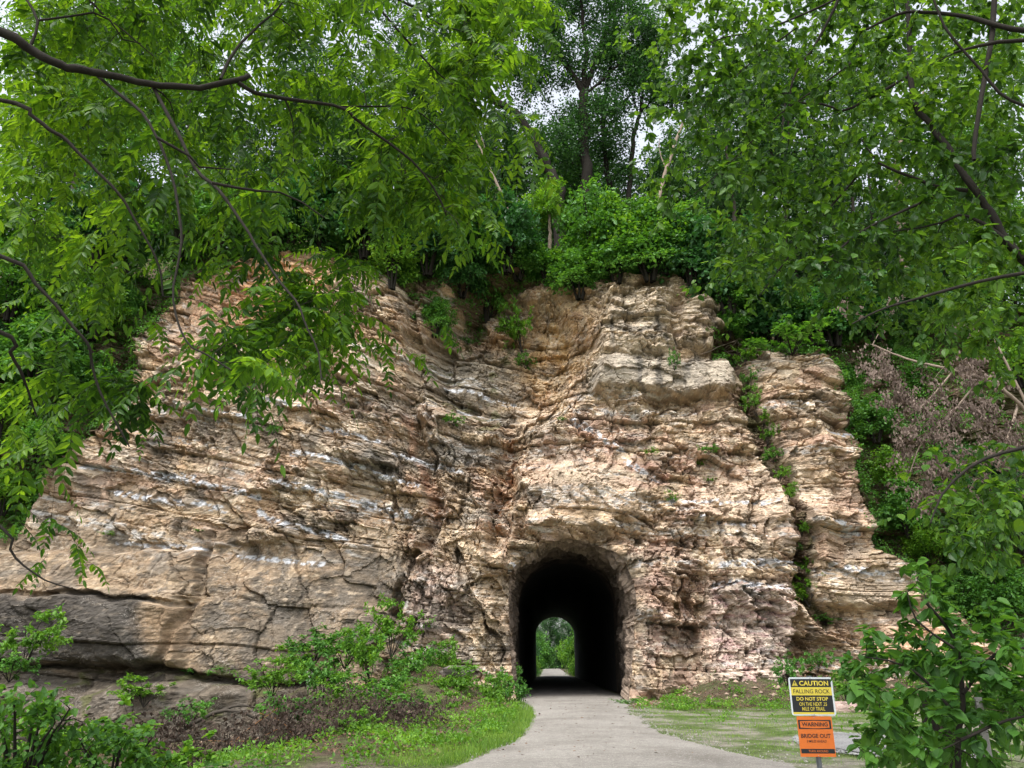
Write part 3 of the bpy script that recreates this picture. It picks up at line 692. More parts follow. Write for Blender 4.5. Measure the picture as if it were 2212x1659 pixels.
def build_trail():
    ys = np.concatenate([np.arange(-6, 34, 0.12), np.arange(34, 240, 1.0)])
    m = 60
    V = []
    for y in ys:
        if y < 33.5:
            a, b = tl_x(y), tr_x(y)
            a += 0.10 * perlin(y * 1.3, 0.5, 620) + 0.05 * perlin(y * 5, 0.5, 621); b += 0.16 * perlin(y * 1.1, 1.5, 622) + 0.06 * perlin(y * 5, 1.5, 623)
        else:
            c = 2.5 + (fl + fr) / 2 * 0 + ((fl + fr) / 2 - 2.5) * (y - 33.5) / 63.5
            wd_ = 2.15 if y < YF else 1.75
            if y > YF: c = (fl + fr) / 2 + 0.043 * (y - YF)
            a, b = c - wd_, c + wd_
        u = np.linspace(0, 1, m); x = a + (b - a) * u
        z = 0.012 + 0.05 * (1 - (2 * u - 1) ** 4) + (FLOORF * np.clip((y - 33) / 64, 0, 1))
        V.append(np.stack([x, np.full(m, y), z + ground_z(x * 0 + 2.5, np.full(m, y)) * 0], -1))
    V = np.array(V); idx = np.arange(len(ys) * m).reshape(-1, m)
    F = np.stack([idx[:-1, :-1], idx[:-1, 1:], idx[1:, 1:], idx[1:, :-1]], -1).reshape(-1, 4)
    o = link('trail', mk_mesh('trail', V, [F], M['trail'], True)); tag(o, kind='structure')
    # gravel pull-off beside the sign
    c = on_ground(1915, 1612); n = 48; an = np.arange(n) / n * 2 * math.pi
    rr = 1 + 0.18 * np.array([perlin(math.cos(t) * 1.5 + 5, math.sin(t) * 1.5, 630) for t in an])
    rings = [np.stack([c[0] + 1.45 * k * rr * np.cos(an), c[1] + 2.3 * k * rr * np.sin(an), 0.03 + 0.05 * (1 - k) + 0 * an], -1) for k in (0.001, 0.3, 0.6, 0.85, 1.0)]
    V = np.array(rings); V[..., 2] += ground_z(V[..., 0], V[..., 1]) + .02; idx = np.arange(V.shape[0] * n).reshape(-1, n)
    a = idx[:-1]; b = idx[1:]
    F = np.stack([a, b, np.roll(b, -1, 1), np.roll(a, -1, 1)], -1).reshape(-1, 4)
    o = link('gravel_patch', mk_mesh('gravel_patch', V, [F], M['gravel'], True)); tag(o, kind='structure')
build_trail()
# ------------------------------------------------------------------ plants
RNG = np.random.default_rng(7)
# leaf templates in (along, across, up), unit length
def tmpl_simple():
    V = np.array([(0, 0, 0), (.45, .30, .05), (1, 0, -.08), (.45, -.30, .05)]); return V, np.array([(0, 2, 1), (0, 3, 2)])
def tmpl_oval(w=0.30, droop=0.16, fold=0.07, tip=0.10):
    st = [0, .12, .38, .68, .88, 1.0]; hw = [0, w * .62, w, w * .72, w * tip * 3.0, 0]
    V = []; mid = []; lf = []; rt = []
    for k, (a, h) in enumerate(zip(st, hw)):
        z = -droop * a * a
        mid.append(len(V)); V.append((a, 0, z - (fold if 0 < k < 5 else 0) * .6))
        if 0 < k < 5:
            lf.append(len(V)); V.append((a, h, z + fold * .5)); rt.append(len(V)); V.append((a, -h, z + fold * .5))
    F = [(mid[0], mid[1], lf[0]), (mid[0], rt[0], mid[1])]
    for k in range(3):
        F += [(mid[k + 1], mid[k + 2], lf[k]), (mid[k + 2], lf[k + 1], lf[k]), (mid[k + 1], rt[k], mid[k + 2]), (mid[k + 2], rt[k], rt[k + 1])]
    F += [(mid[4], mid[5], lf[3]), (mid[4], rt[3], mid[5])]
    return np.array(V), np.array(F)
T_S = tmpl_simple(); T_O = tmpl_oval(0.32); T_N = tmpl_oval(0.19, 0.14, 0.05); T_B = tmpl_oval(0.34, 0.2, 0.06)
T_G = (np.array([(0, .035, 0), (0, -.035, 0), (.55, -.025, .02), (.55, .025, .02), (1, 0, -.06)]), np.array([(0, 1, 2), (0, 2, 3), (3, 2, 4)]))
def leaf_geo(P, A, N, S, T):
    """leaves at P along A with normal N and length S"""
    A = norm(A); N = norm(N - A * (N * A).sum(-1, keepdims=True)); B = np.cross(N, A)
    V, F = T
    out = P[:, None, :] + S[:, None, None] * (V[None, :, 0:1] * A[:, None, :] + V[None, :, 1:2] * B[:, None, :] + V[None, :, 2:3] * N[:, None, :])
    FF = (F[None] + (np.arange(len(P)) * len(V))[:, None, None]).reshape(-1, 3)
    return out.reshape(-1, 3), FF
def rnd(n, r=RNG): return r.normal(size=(n, 3))

def grow(skel, srad, targets, rng, pts=5, sag=0.10, jit=0.08, rtip=0.004, rbase=0.35):
    """attach each target to the nearest node so that twigs branch off one another; returns (N,pts,3), radii"""
    nodes = list(np.asarray(skel)); rads = list(srad)
    cap = len(nodes) + len(targets) * 3 + 8
    NA = np.zeros((cap, 3)); NR = np.zeros(cap); n = len(nodes); NA[:n] = nodes; NR[:n] = rads
    base = np.array(skel)
    d0 = np.array([np.min(((base - t) ** 2).sum(1)) for t in targets])
    order = np.argsort(d0)
    TP = np.zeros((len(targets), pts, 3)); TR_ = np.zeros((len(targets), pts))
    for m, k in enumerate(order):
        t = targets[k]
        d = ((NA[:n] - t) ** 2).sum(1); j = int(np.argmin(d)); a = NA[j]; L = math.sqrt(d[j])
        u = np.linspace(0, 1, pts)[:, None]
        off = rng.normal(size=3) * jit * L
        p = a + (t - a) * u + np.sin(u * math.pi) * off + np.array([0, 0, 1.0]) * sag * L * (np.sin(u * math.pi)) 
        r0 = min(NR[j] * 0.7, rtip + 0.012 * L + 0.15 * NR[j] * rbase)
        TP[m] = p; TR_[m] = np.linspace(max(r0, rtip), rtip * 0.6, pts)
        for q in (2, pts - 1) if pts > 3 else (pts - 1,):
            NA[n] = p[q]; NR[n] = TR_[m, q]; n += 1
    return TP, TR_
def skeleton(limbs, step):
    """limbs: list of (points, r0, r1) -> sampled nodes, radii and tube geometry list"""
    N = []; R = []; tb = []
    for pts, r0, r1 in limbs:
        pts = np.asarray(pts, float); L = np.linalg.norm(np.diff(pts, axis=0), axis=1).sum()
        n = max(4, int(L / step)); p = resample(pts, n); r = np.linspace(r0, r1, n)
        N.append(p); R.append(r); tb.append((p, r))
    return np.concatenate(N), np.concatenate(R), tb
def wood_geo(tb, TP, TR_, sides=6, tsides=3, lump=0.06):
    g = Geo()
    for p, r in tb:
        rr = r * (1 + lump * np.array([perlin(k * 0.6, 3.0, 9) for k in range(len(r))]) * 2)
        p = p + np.array([[perlin(q * .45, s_ * 5.1, 17) for s_ in range(3)] for q in range(len(p))]) * r[:, None] * .8; V, F = tubes(p[None], rr[None], sides if r[0] < 0.12 else 10); g.add(V, F)
    if TP is not None and len(TP):
        V, F = tubes(TP, TR_, tsides); g.add(V, F)
    return g
def twig_leaves(TP, per, size, rng, T, scatter=0.0, droop=0.3, t0=0.25, up=1.0, svar=0.25, flat=0.5):
    n = len(TP); K = TP.shape[1]
    t = t0 + (1 - t0) * rng.random((n, per)) ** 0.8; f = t * (K - 1); i = np.minimum(f.astype(int), K - 2); u = (f - i)[..., None]
    ar = np.arange(n)[:, None]
    P = TP[ar, i] * (1 - u) + TP[ar, i + 1] * u; D = norm(TP[ar, i + 1] - TP[ar, i])
    P = P.reshape(-1, 3); D = D.reshape(-1, 3); m = len(P)
    P = P + rng.normal(size=(m, 3)) * scatter
    S = norm(np.cross(D, np.array([0, 0, 1.0])) + 1e-6) * rng.choice([-1, 1], m)[:, None]
    A = D * 0.5 + S * 0.8 + rng.normal(size=(m, 3)) * 0.45 + np.array([0, 0, -droop])
    N = np.array([0, 0, up]) + rng.normal(size=(m, 3)) * flat
    return leaf_geo(P, A, N, size * (1 + svar * rng.normal(size=m)).clip(0.4, 1.7), T)
def pinnate(TP, per, leaf_len, rng, pairs=6, lf=0.088, t0=0.15):
    """hanging compound leaves: rachis with paired leaflets"""
    n = len(TP); K = TP.shape[1]
    t = t0 + (1 - t0) * (np.arange(per) + rng.random((n, per))) / per; f = np.clip(t * (K - 1), 0, K - 1.001); i = f.astype(int); u = (f - i)[..., None]
    ar = np.arange(n)[:, None]
    P = (TP[ar, i] * (1 - u) + TP[ar, i + 1] * u).reshape(-1, 3); D = norm(TP[ar, i + 1] - TP[ar, i]).reshape(-1, 3)
    m = len(P)
    an = rng.random(m) * 2 * math.pi
    side = norm(np.cross(D, np.array([0, 0, 1.0])) + 1e-6); up = np.cross(side, D)
    A = norm(D * 0.55 + side * np.cos(an)[:, None] * 0.9 + up * np.sin(an)[:, None] * 0.45 + rng.normal(size=(m, 3)) * 0.2)
    L = leaf_len * (0.65 + 0.6 * rng.random(m))
    us = np.linspace(0, 1, 7)
    R = P[:, None] + A[:, None] * (us[None, :, None] * L[:, None, None]) + np.array([0, 0, -1.0]) * (us ** 1.8)[None, :, None] * (L * (0.30 + 0.5 * rng.random(m)))[:, None, None]
    VT, FT = tubes(R, np.linspace(0.0018, 0.0008, 7)[None].repeat(m, 0), 3)
    g = Geo(); 
    for k in range(pairs):
        fr = 0.26 + 0.70 * k / (pairs - 0.5); q = fr * 6; j = int(q); w = q - j
        p = R[:, j] * (1 - w) + R[:, min(j + 1, 6)] * w; d = norm(R[:, min(j + 1, 6)] - R[:, j])
        sd_ = norm(np.cross(d, np.array([0, 0, 1.0])) + 1e-6)
        nn = np.cross(sd_, d)
        for sgn in (-1, 1):
            ax = d * 0.42 + sd_ * sgn * 0.9 + np.array([0, 0, -0.45]) + rng.normal(size=(m, 3)) * 0.16
            sz = lf * (L / leaf_len) * (0.72 + 0.4 * math.sin(math.pi * min(1, fr + .05))) * (1 + 0.12 * rng.normal(size=m))
            V, F = leaf_geo(p, ax, nn + rng.normal(size=(m, 3)) * 0.25, sz, T_N); g.add(V, F)
    V, F = leaf_geo(R[:, 6], norm(R[:, 6] - R[:, 5]) + rng.normal(size=(m, 3)) * .1, np.array([0, 0, 1.0]) + rng.normal(size=(m, 3)) * .3, lf * (L / leaf_len), T_N); g.add(V, F)
    return g, (VT, FT)
def V3(pts, depth):
    """picture points with a distance -> world points"""
    return np.array([at(p[0], p[1], p[2] if len(p) > 2 else depth) for p in pts])
def grid_targets(rows, col0, n, dep, rng, row0=0):
    w = []; c = []
    for r, line in enumerate(rows):
        for k, ch in enumerate(line):
            if ch > '0': w.append(float(ch) ** 1.0); c.append((col0 + k, row0 + r))
    w = np.array(w); c = np.array(c); k = rng.choice(len(w), n, p=w / w.sum())
    px = (c[k, 0] + rng.random(n)) * 69.125; py = (c[k, 1] + rng.random(n)) * 69.125
    Y = dep[0] + (dep[1] - dep[0]) * rng.random(n)
    return at(px, py, Y)

# ---- the walnut-like tree whose limbs hang in from the left
def left_tree():
    r = np.random.default_rng(11)
    L = lambda pts, d0, d1, r0, r1: (np.array([at(p[0], p[1], (d0 + (d1 - d0) * k / (len(pts) - 1)) * .9) for k, p in enumerate(pts)]), r0, r1)
    limbs = [
        L([(-700, -60), (-300, 10), (0, 70), (60, 105), (130, 140), (187, 152), (260, 166), (333, 182), (430, 188), (521, 170), (536, 164)], 4.2, 5.0, 0.034, 0.017),
        L([(205, 160), (264, 208), (312, 250), (340, 299), (368, 368), (382, 434), (392, 497), (387, 559), (373, 628), (385, 698), (410, 746), (444, 764), (500, 800)], 4.7, 4.2, 0.011, 0.004),
        L([(340, 299), (410, 337), (430, 360), (500, 366)], 4.5, 4.7, 0.010, 0.004),
        L([(330, 188), (368, 257), (399, 319), (430, 375), (458, 396), (493, 437), (531, 493), (562, 545), (604, 608), (642, 653), (660, 700), (687, 757), (694, 820)], 4.8, 4.0, 0.013, 0.004),
        L([(458, 396), (540, 410), (620, 420), (700, 470)], 4.4, 4.7, 0.010, 0.004),
        L([(-500, 120), (0, 215), (69, 250), (104, 278), (139, 299), (180, 340), (222, 382), (264, 427), (288, 469), (323, 528), (345, 580), (352, 640)], 4.2, 4.6, 0.014, 0.005),
        L([(-400, 420), (7, 553), (69, 604), (121, 660), (163, 712), (194, 750), (198, 785), (219, 854), (257, 924), (280, 965)], 3.8, 4.2, 0.011, 0.004),
        L([(-400, 560), (0, 715), (24, 764), (49, 812), (62, 850), (80, 900)], 3.8, 4.3, 0.012, 0.004),
        L([(515, 180), (555, 201), (625, 215), (736, 231), (776, 264), (859, 323), (907, 365), (949, 427), (965, 470)], 4.9, 5.6, 0.016, 0.005),
        L([(476, 172), (503, 115), (555, 59), (604, 14), (650, -60)], 5.0, 5.6, 0.012, 0.007),
        L([(66, 100), (82, 45), (55, -4), (30, -80)], 4.5, 4.5, 0.010, 0.007),
        L([(82, 45), (167, 33), (215, 28), (250, 59), (260, 83), (305, 94)], 4.5, 4.9, 0.008, 0.004),
        L([(120, -80), (194, 0), (222, 31), (260, 60), (330, 120)], 5.2, 5.4, 0.010, 0.004),
        L([(600, -160), (760, -60), (862, 0), (907, 21), (935, 45), (980, 62), (1040, 80)], 5.5, 6.2, 0.014, 0.004),
        L([(700, -120), (820, 20), (900, 110), (960, 170), (1010, 200)], 5.4, 6.0, 0.012, 0.004),
        L([(-300, 1040), (0, 1135), (21, 1187), (52, 1222), (97, 1253), (150, 1270)], 4.2, 4.4, 0.008, 0.003),
        L([(736, 231), (800, 230), (900, 240), (1000, 330)], 5.4, 6.0, 0.008, 0.004)]
    N, R, tb = skeleton(limbs, 0.10)
    clus = [(650, 690, 40, 60, 9, 5.2), (745, 720, 60, 35, 7, 5.6), (690, 800, 20, 40, 4, 5.2), (510, 780, 50, 25, 5, 5.0), (560, 830, 20, 30, 4, 4.2), (270, 890, 40, 40, 5, 5.2), (300, 930, 20, 30, 2, 5.2), (1040, 60, 50, 60, 14, 5.8), (1000, 200, 40, 80, 12, 5.8), (930, 420, 50, 50, 14, 5.4), (800, 440, 60, 50, 12, 5.4)]
    rows = ["99999888888887765", "99999988888887776", "99998888888877763", "99998888888877642", "99988777666676653", "88877665566665743", "77765555644443620",
            "55544443552241300", "43323323334000000", "32320212232200000", "22220112230332000", "22221021231231000", "33310011210110000", "34321000000000000", "12220000000000000",
            "12100000000000000", "22000000000000000", "11100000000000000", "02200000000000000"]
    tg = grid_targets(rows, 0, 430, (4.7, 7.6), r); tg[:, 2] += 0.13
    top = grid_targets(["7777777777777765"] * 3, 0, 90, (4.0, 6.8), r, -3)
    over = np.stack([r.uniform(-7, 2, 60), r.uniform(-3, 3.4, 60), r.uniform(5.0, 7.4, 60)], -1)  # unseen foliage above and behind the camera, added to shade the near leaves
    cl = np.concatenate([at(x0 + r.normal(size=n) * rx * .6, y0 - 40 + r.normal(size=n) * ry * .55, Y0 + r.normal(size=n) * .2) for x0, y0, rx, ry, n, Y0 in clus])
    tg = np.concatenate([tg, top, over, cl])
    TP, TRd = grow(N, R, tg, r, pts=6, sag=0.10, jit=0.10, rtip=0.0018, rbase=0.25)
    root = empty('walnut_tree', (0, 4.5, 0)); off = np.array([0, 4.5, 0])
    g, rach = pinnate(TP, 5, 0.30, r, 6, 0.080)
    wood = wood_geo([(p, q) for p, q in tb], TP, TRd, 8, 4); wood.add(*rach)
    wood.V = [v - off for v in wood.V]; g.V = [v - off for v in g.V]
    link('limbs', wood.mesh('limbs', M['bark'], True), root)
    link('foliage', g.mesh('foliage', M['walnut']), root)
    b0 = at(-700, -60, 4.2)
    tk = np.array([(b0[0] - 1.0, 4.0, -0.2), (b0[0] - 0.9, 4.0, 1.5), (b0[0] - 0.6, 4.1, 3.0), (b0[0], 4.2, b0[2]), (b0[0] + .2, 4.3, b0[2] + 2)])
    V, F = tubes(resample(tk, 16)[None], np.linspace(.2, .07, 16)[None], 10); q = Geo(); q.add(V - off, F)
    link('trunk', q.mesh('trunk', M['bark'], True), root)
    tag(root, 'overhanging tree with feathery compound leaves and dark limbs reaching in from the left', 'tree')
left_tree()

def right_tree():
    r = np.random.default_rng(12)
    L = lambda pts, d0, d1, r0, r1: (np.array([at(p[0], p[1], (d0 + (d1 - d0) * k / (len(pts) - 1)) * .85) for k, p in enumerate(pts)]), r0, r1)
    limbs = [
        L([(1955, -60), (1960, 0), (1965, 87), (1965, 139), (1979, 229), (2017, 278), (2052, 326), (2086, 382), (2138, 455), (2173, 521), (2204, 556), (2290, 660), (2340, 900)], 7.5, 6.5, 0.020, 0.040),
        L([(1860, 70), (1937, 31), (1982, 26), (2069, 33), (2121, 45), (2184, 62), (2300, 75)], 6.6, 6.0, 0.0100, 0.0253),
        L([(2006, -30), (2041, 59), (2086, 115), (2121, 153), (2159, 201), (2212, 229), (2300, 260)], 5.6, 5.6, 0.009, 0.012),
        L([(1700, 215), (1732, 222), (1784, 226), (1819, 240), (1861, 222), (1947, 174), (1968, 160)], 7.6, 7.4, 0.0075, 0.0184),
        L([(1860, 300), (1875, 323), (1909, 361), (1954, 375), (2000, 396), (2034, 406), (2090, 412)], 7.0, 6.8, 0.0075, 0.0184),
        L([(1780, 570), (1809, 542), (1861, 500), (1930, 465), (2000, 434), (2034, 413)], 6.6, 6.8, 0.0063, 0.0149),
        L([(1704, 305), (1704, 243), (1715, 167), (1757, 101), (1802, 21), (1830, -60)], 7.4, 7.2, 0.0063, 0.0172),
        L([(1430, 150), (1548, 87), (1600, 75), (1666, 59), (1760, 20), (1880, -40)], 7.2, 7.0, 0.004, 0.012),
        L([(2069, 465), (2100, 470), (2150, 500), (2212, 560)], 6.8, 6.6, 0.0100, 0.0230),
        L([(1930, 500), (2017, 486), (2069, 465)], 6.9, 6.8, 0.005, 0.012),
        L([(2104, 347), (2104, 312), (2121, 208), (2138, 104), (2150, 0), (2160, -60)], 6.2, 6.2, 0.0150, 0.0253),
        L([(2060, 115), (2104, 101), (2173, 89), (2300, 85)], 6.2, 6.0, 0.010, 0.02),
        L([(1480, 240), (1560, 190), (1640, 120), (1720, 60)], 7.6, 7.4, 0.004, 0.009), L([(1500, 420), (1600, 330), (1680, 250), (1780, 180), (1860, 120)], 7.6, 7.2, 0.004, 0.010),
        L([(1640, 640), (1700, 560), (1800, 440), (1870, 360)], 7.2, 7.0, 0.004, 0.010), L([(1840, 700), (1900, 670), (2000, 640), (2150, 600), (2300, 580)], 5.6, 5.8, 0.004, 0.016),
        L([(2010, 1130), (2040, 1060), (2110, 1000), (2200, 970), (2330, 950)], 5.2, 5.4, 0.004, 0.014)]
    N, R, tb = skeleton(limbs, 0.12)
    rows = ["1356778889999", "2467778888999", "1567778888999", "0466667888999", "0346667788899", "0345667888999", "0135677778889", "0014567778999", "0003565667899",
            "0000332233677", "0000000024455", "0000000000012", "0000000000000", "0000000000000", "0000000000246", "0000000000357", "0000000000256", "0000000000123"]
    over = np.stack([r.uniform(0, 9, 70), r.uniform(-3, 4.5, 70), r.uniform(6, 8.8, 70)], -1)  # out-of-view crown overhead, added so the front foliage darkens
    tg = np.concatenate([grid_targets(rows, 19, 1050, (5.4, 9.6), r), grid_targets(["3566777889999"] * 3, 19, 170, (5.0, 9.0), r, -3), over]); tg[:, 2] += .06
    TP, TRd = grow(N, R, tg, r, pts=6, sag=0.06, jit=0.10, rtip=0.0018, rbase=0.2)
    root = empty('elm_tree', (5.5, 6.5, 0)); off = np.array([5.5, 6.5, 0])
    # second order twiglets that hang
    n = len(TP); ex = TP[:, -1] + rnd(n, r) * 0.18 + np.array([0, 0, -0.12]); ex2 = TP[:, 3] + rnd(n, r) * 0.2
    T2, R2 = [], []
    for a, b in ((TP[:, -1], ex), (TP[:, 3], ex2)):
        u = np.linspace(0, 1, 6)[None, :, None]; T2.append(a[:, None] * (1 - u) + b[:, None] * u); R2.append(np.full((n, 6), 0.0014))
    T2 = np.concatenate(T2); R2 = np.concatenate(R2)
    V1, F1 = twig_leaves(TP, 13, 0.073, r, T_O, 0.012, 0.55, 0.25, 1.0, 0.28, 0.5)
    V2, F2 = twig_leaves(T2, 8, 0.070, r, T_O, 0.012, 0.7, 0.1, 1.0, 0.28, 0.55)
    g = Geo(); g.add(V1 - off, F1); g.add(V2 - off, F2)
    wood = wood_geo(tb, TP, TRd, 8, 4); wood.add(*tubes(T2, R2, 3)); wood.V = [v - off for v in wood.V]
    link('limbs', wood.mesh('limbs', M['bark'], True), root); link('foliage', g.mesh('foliage', M['elm']), root)
    b0 = at(2340, 900, 6.5); tk = np.array([(b0[0] + .3, 6.5, -.2), (b0[0] + .15, 6.5, 1.5), b0])
    V, F = tubes(resample(tk, 10)[None], np.linspace(.11, .056, 10)[None], 10); q = Geo(); q.add(V - off, F)
    link('trunk', q.mesh('trunk', M['bark'], True), root)
    tag(root, 'leafy tree with small oval leaves whose dark leaning stem crosses the upper right corner', 'tree')
right_tree()

# ---- broadleaf sapling, post and wire fence at the lower right
def sapling():
    r = np.random.default_rng(13)
    L = lambda pts, d, r0, r1: (V3(pts, d), r0, r1)
    base = at(2060, 1800, 5.2); base[2] = 0
    limbs = [(np.array([base, at(2070, 1640, 5.2), at(2080, 1500, 5.2), at(2060, 1380, 5.1), at(2000, 1300, 5.0)]), .022, .008),
             L([(2075, 1560), (2000, 1470), (1930, 1430), (1870, 1420)], 5.0, .010, .004), L([(2080, 1500), (2140, 1420), (2212, 1400), (2300, 1380)], 5.0, .012, .006),
             L([(2060, 1400), (1980, 1340), (1960, 1280)], 4.9, .008, .003), L([(2075, 1600), (2160, 1560), (2260, 1540)], 4.7, .010, .005), L([(2075, 1620), (1990, 1580), (1930, 1570)], 5.0, .008, .003)]
    N, R, tb = skeleton(limbs, 0.08)
    rows = ["001200", "003331", "024667", "256788", "157888", "256543", "123321"]
    tg = grid_targets(rows, 26, 330, (4.6, 6.4), r, 17); tg[:, 2] -= 0.10
    TP, TRd = grow(N, R, tg, r, 5, 0.08, 0.1, 0.002)
    V, F = twig_leaves(TP, 10, 0.074, r, T_B, 0.012, 0.30, 0.2, 1.0, 0.28, 0.30)
    off = base; root = empty('sapling', tuple(off))
    g = Geo(); g.add(V - off, F); w = wood_geo(tb, TP, TRd, 6, 4); w.V = [v - off for v in w.V]
    link('foliage', g.mesh('foliage', M['sapling']), root); link('stem', w.mesh('stem', M['bark'], True), root)
    tag(root, 'broad leaved sapling growing over the wire fence in the lower right corner', 'sapling')
sapling()
def fence():
    r = np.random.default_rng(14)
    p0 = at(2030, 1560, 6.6); root = empty('wire_fence', (p0[0], p0[1], 0)); off = np.array([p0[0], p0[1], 0])
    # rough timber post
    z = np.linspace(-0.3, at(2030, 1500, 6.6)[2], 30); n = 14; V = []
    for k, zz in enumerate(z):
        for q in range(n):
            an = q / n * 2 * math.pi; rr = 0.125 * (1 + 0.10 * perlin(math.cos(an) * 3, math.sin(an) * 3 + zz * 0.6, 3) + 0.05 * perlin(an * 5, zz * 4, 4)); V.append((rr * math.cos(an), rr * math.sin(an), zz))
    idx = np.arange(30 * n).reshape(30, n); a, b = idx[:-1], idx[1:]
    F = np.stack([a, np.roll(a, -1, 1), np.roll(b, -1, 1), b], -1).reshape(-1, 4)
    link('timber_post', mk_mesh('timber_post', V, [F, np.array([idx[-1]])], M['bark'], False), root)
    # metal stake with a flange
    q0 = at(2113, 1506, 5.4); g = Geo(); bx = q0[0] - off[0]; by = q0[1] - off[1]; zt = q0[2]
    for dx_, dy_, wx_, wy_ in ((0, 0, .021, .003), (0, .014, .003, .014), (0, .028, .013, .003)):
        c = np.array([(sx * wx_ + bx + dx_, sy * wy_ + by + dy_, zz) for zz in (-.3, zt) for sx, sy in ((-1, -1), (1, -1), (1, 1), (-1, 1))])
        g.add(c, [np.array([(0, 1, 5, 4), (1, 2, 6, 5), (2, 3, 7, 6), (3, 0, 4, 7), (4, 5, 6, 7)])])
    link('metal_stake', g.mesh('metal_stake', plain('weathered_stake', (0.26, 0.25, 0.24), 0.6, 0.4, 0.2, 0.4, 30)), root)
    # woven wire between post, stake and beyond
    A = np.array([0, 0]); Bp = np.array([bx, by]); C = Bp + (Bp - A) * 1.6 + np.array([1.0, -.6]); g = Geo(); top = zt - 0.06
    path = lambda s: (A + (Bp - A) * s if s <= 1 else Bp + (C - Bp) * (s - 1))
    ss = np.linspace(0, 2, 60)
    P = []; 
    for k in range(9):
        zz = 0.08 + (top - 0.08) * k / 8
        P.append([(*path(s), zz + 0.02 * perlin(s * 4, k, 5) - 0.03 * math.sin(math.pi * (s % 1))) for s in ss])
    g.add(*tubes(np.array(P), np.full((9, 60), 0.0016), 4))
    P = []
    for s in np.linspace(0.03, 1.97, 26):
        jx = 0.03 * r.normal(); P.append([(path(s)[0] + jx * t, path(s)[1], 0.08 + (top - 0.08) * t) for t in np.linspace(0, 1, 8)])
    g.add(*tubes(np.array(P), np.full((26, 8), 0.0014), 4))
    link('wire_mesh', g.mesh('wire_mesh', plain('rusty_wire', (0.16, 0.12, 0.09), 0.6, 0.4, 0.5, 0.4, 30), True), root)
    tag(root, 'woven wire fence on a rough timber post and a pale metal stake', 'fence')
fence()

# ---- generic plants: prototypes made once, then copied
def build_plant(name, limbs, targets, per, size, T, mat, bark, rng, step=0.4, scatter=0.15, droop=0.25, flat=0.6, rtip=0.01, pts=5, sag=0.1, jit=.12, t0=0.3, wsides=6, origin=(0, 0, 0), trunkname='trunk', lname='crown', svar=.3):
    N, R, tb = skeleton(limbs, step)
    TP, TRd = grow(N, R, targets, rng, pts, sag, jit, rtip)
    V, F = twig_leaves(TP, per, size, rng, T, scatter, droop, t0, 1.0, svar, flat)
    off = np.array(origin, float); root = empty(name, tuple(off))
    g = Geo(); g.add(V - off, F); w = wood_geo(tb, TP, TRd, wsides, 3); w.V = [v - off for v in w.V]
    link(trunkname, w.mesh(trunkname, bark, True), root); link(lname, g.mesh(lname, mat), root)
    return root
def ball(n, c, rx, ry, rz, rng, lo=0.35):
    d = norm(rng.normal(size=(n, 3))); d[:, 2] = np.where(d[:, 2] < -0.75, -d[:, 2], d[:, 2])
    rr = lo + (1 - lo) * rng.random(n) ** 0.6
    lump = 1 + 0.6 * np.array([fbm(v[0] * 1.7 + 9, v[1] * 1.7 + v[2] * 1.3, 3, 77) for v in d])
    return np.array(c) + d * (rr * lump)[:, None] * np.array([rx, ry, rz])

# named trees on the cliff top, traced limb by limb
def hill_tree(limbs, blobs, label, seed, dep, leaf=0.19, per=46, mat='forest', bark='barkgrey', ntw=2.1, name='forest_tree'):
    rng = np.random.default_rng(seed); LB = []
    for pts, r0, r1 in limbs:
        P = np.array([at(p[0], p[1], dep + (p[2] if len(p) > 2 else 0)) for p in pts]); LB.append([P, r0, r1])
    b = LB[0][0][0].copy(); hz = min(b[2], hill_z(b[0], b[1])) - 0.3
    LB[0][0] = np.concatenate([[np.array([b[0], b[1], hz])], LB[0][0]]) if hz < b[2] - .2 else LB[0][0]
    tg = []
    for px, py, rx, ry, n in blobs:
        c = at(px, py, dep); k = dep / FPX * 1.05
        tg.append(ball(int(n * ntw), c, rx * k, (rx + ry) * .5 * k, ry * k, rng, 0.2))
    tg = np.concatenate(tg)
    root = build_plant(name, [tuple(l) for l in LB], tg, per, leaf, T_S, M[mat], M[bark], rng, 0.5, 0.30, 0.15, 0.8, 0.012, 5, 0.05, 0.12, 0.35, 7, (b[0], b[1], hz))
    tag(root, label, 'tree', 'trees standing on top of the cliff'); return root
hill_tree([([(1268, 470), (1268, 437), (1262, 312), (1262, 208), (1260, 190)], .42, .30), ([(1260, 200), (1240, 165), (1216, 125), (1195, 75), (1175, 30), (1150, -60), (1120, -140)], .20, .07),
           ([(1260, 200), (1262, 150), (1268, 115), (1258, 40), (1255, -30), (1250, -130)], .20, .07), ([(1265, 195), (1279, 153), (1300, 90), (1320, 35), (1340, -60)], .17, .06),
           ([(1268, 200), (1320, 156), (1373, 101), (1420, 60)], .11, .04), ([(1240, 165), (1225, 150), (1190, 100), (1165, 80)], .10, .04), ([(1216, 125), (1180, 60), (1120, 10)], .10, .04)],
          [(1150, 40, 110, 110, 60), (1260, 10, 120, 90, 60), (1360, 60, 100, 110, 50), (1150, 190, 90, 70, 26), (1370, 200, 90, 70, 26), (1240, 290, 60, 60, 16), (1250, -120, 170, 100, 40), (1200, 120, 90, 90, 40), (1320, 130, 90, 90, 36), (1290, 250, 90, 60, 24), (1200, 330, 70, 60, 18), (1420, 100, 80, 100, 34), (1340, 300, 60, 50, 10)],
          'tall forked tree at the middle of the cliff top, three limbs spreading like a fan', 21, 44, 0.18, 56, bark='bark')
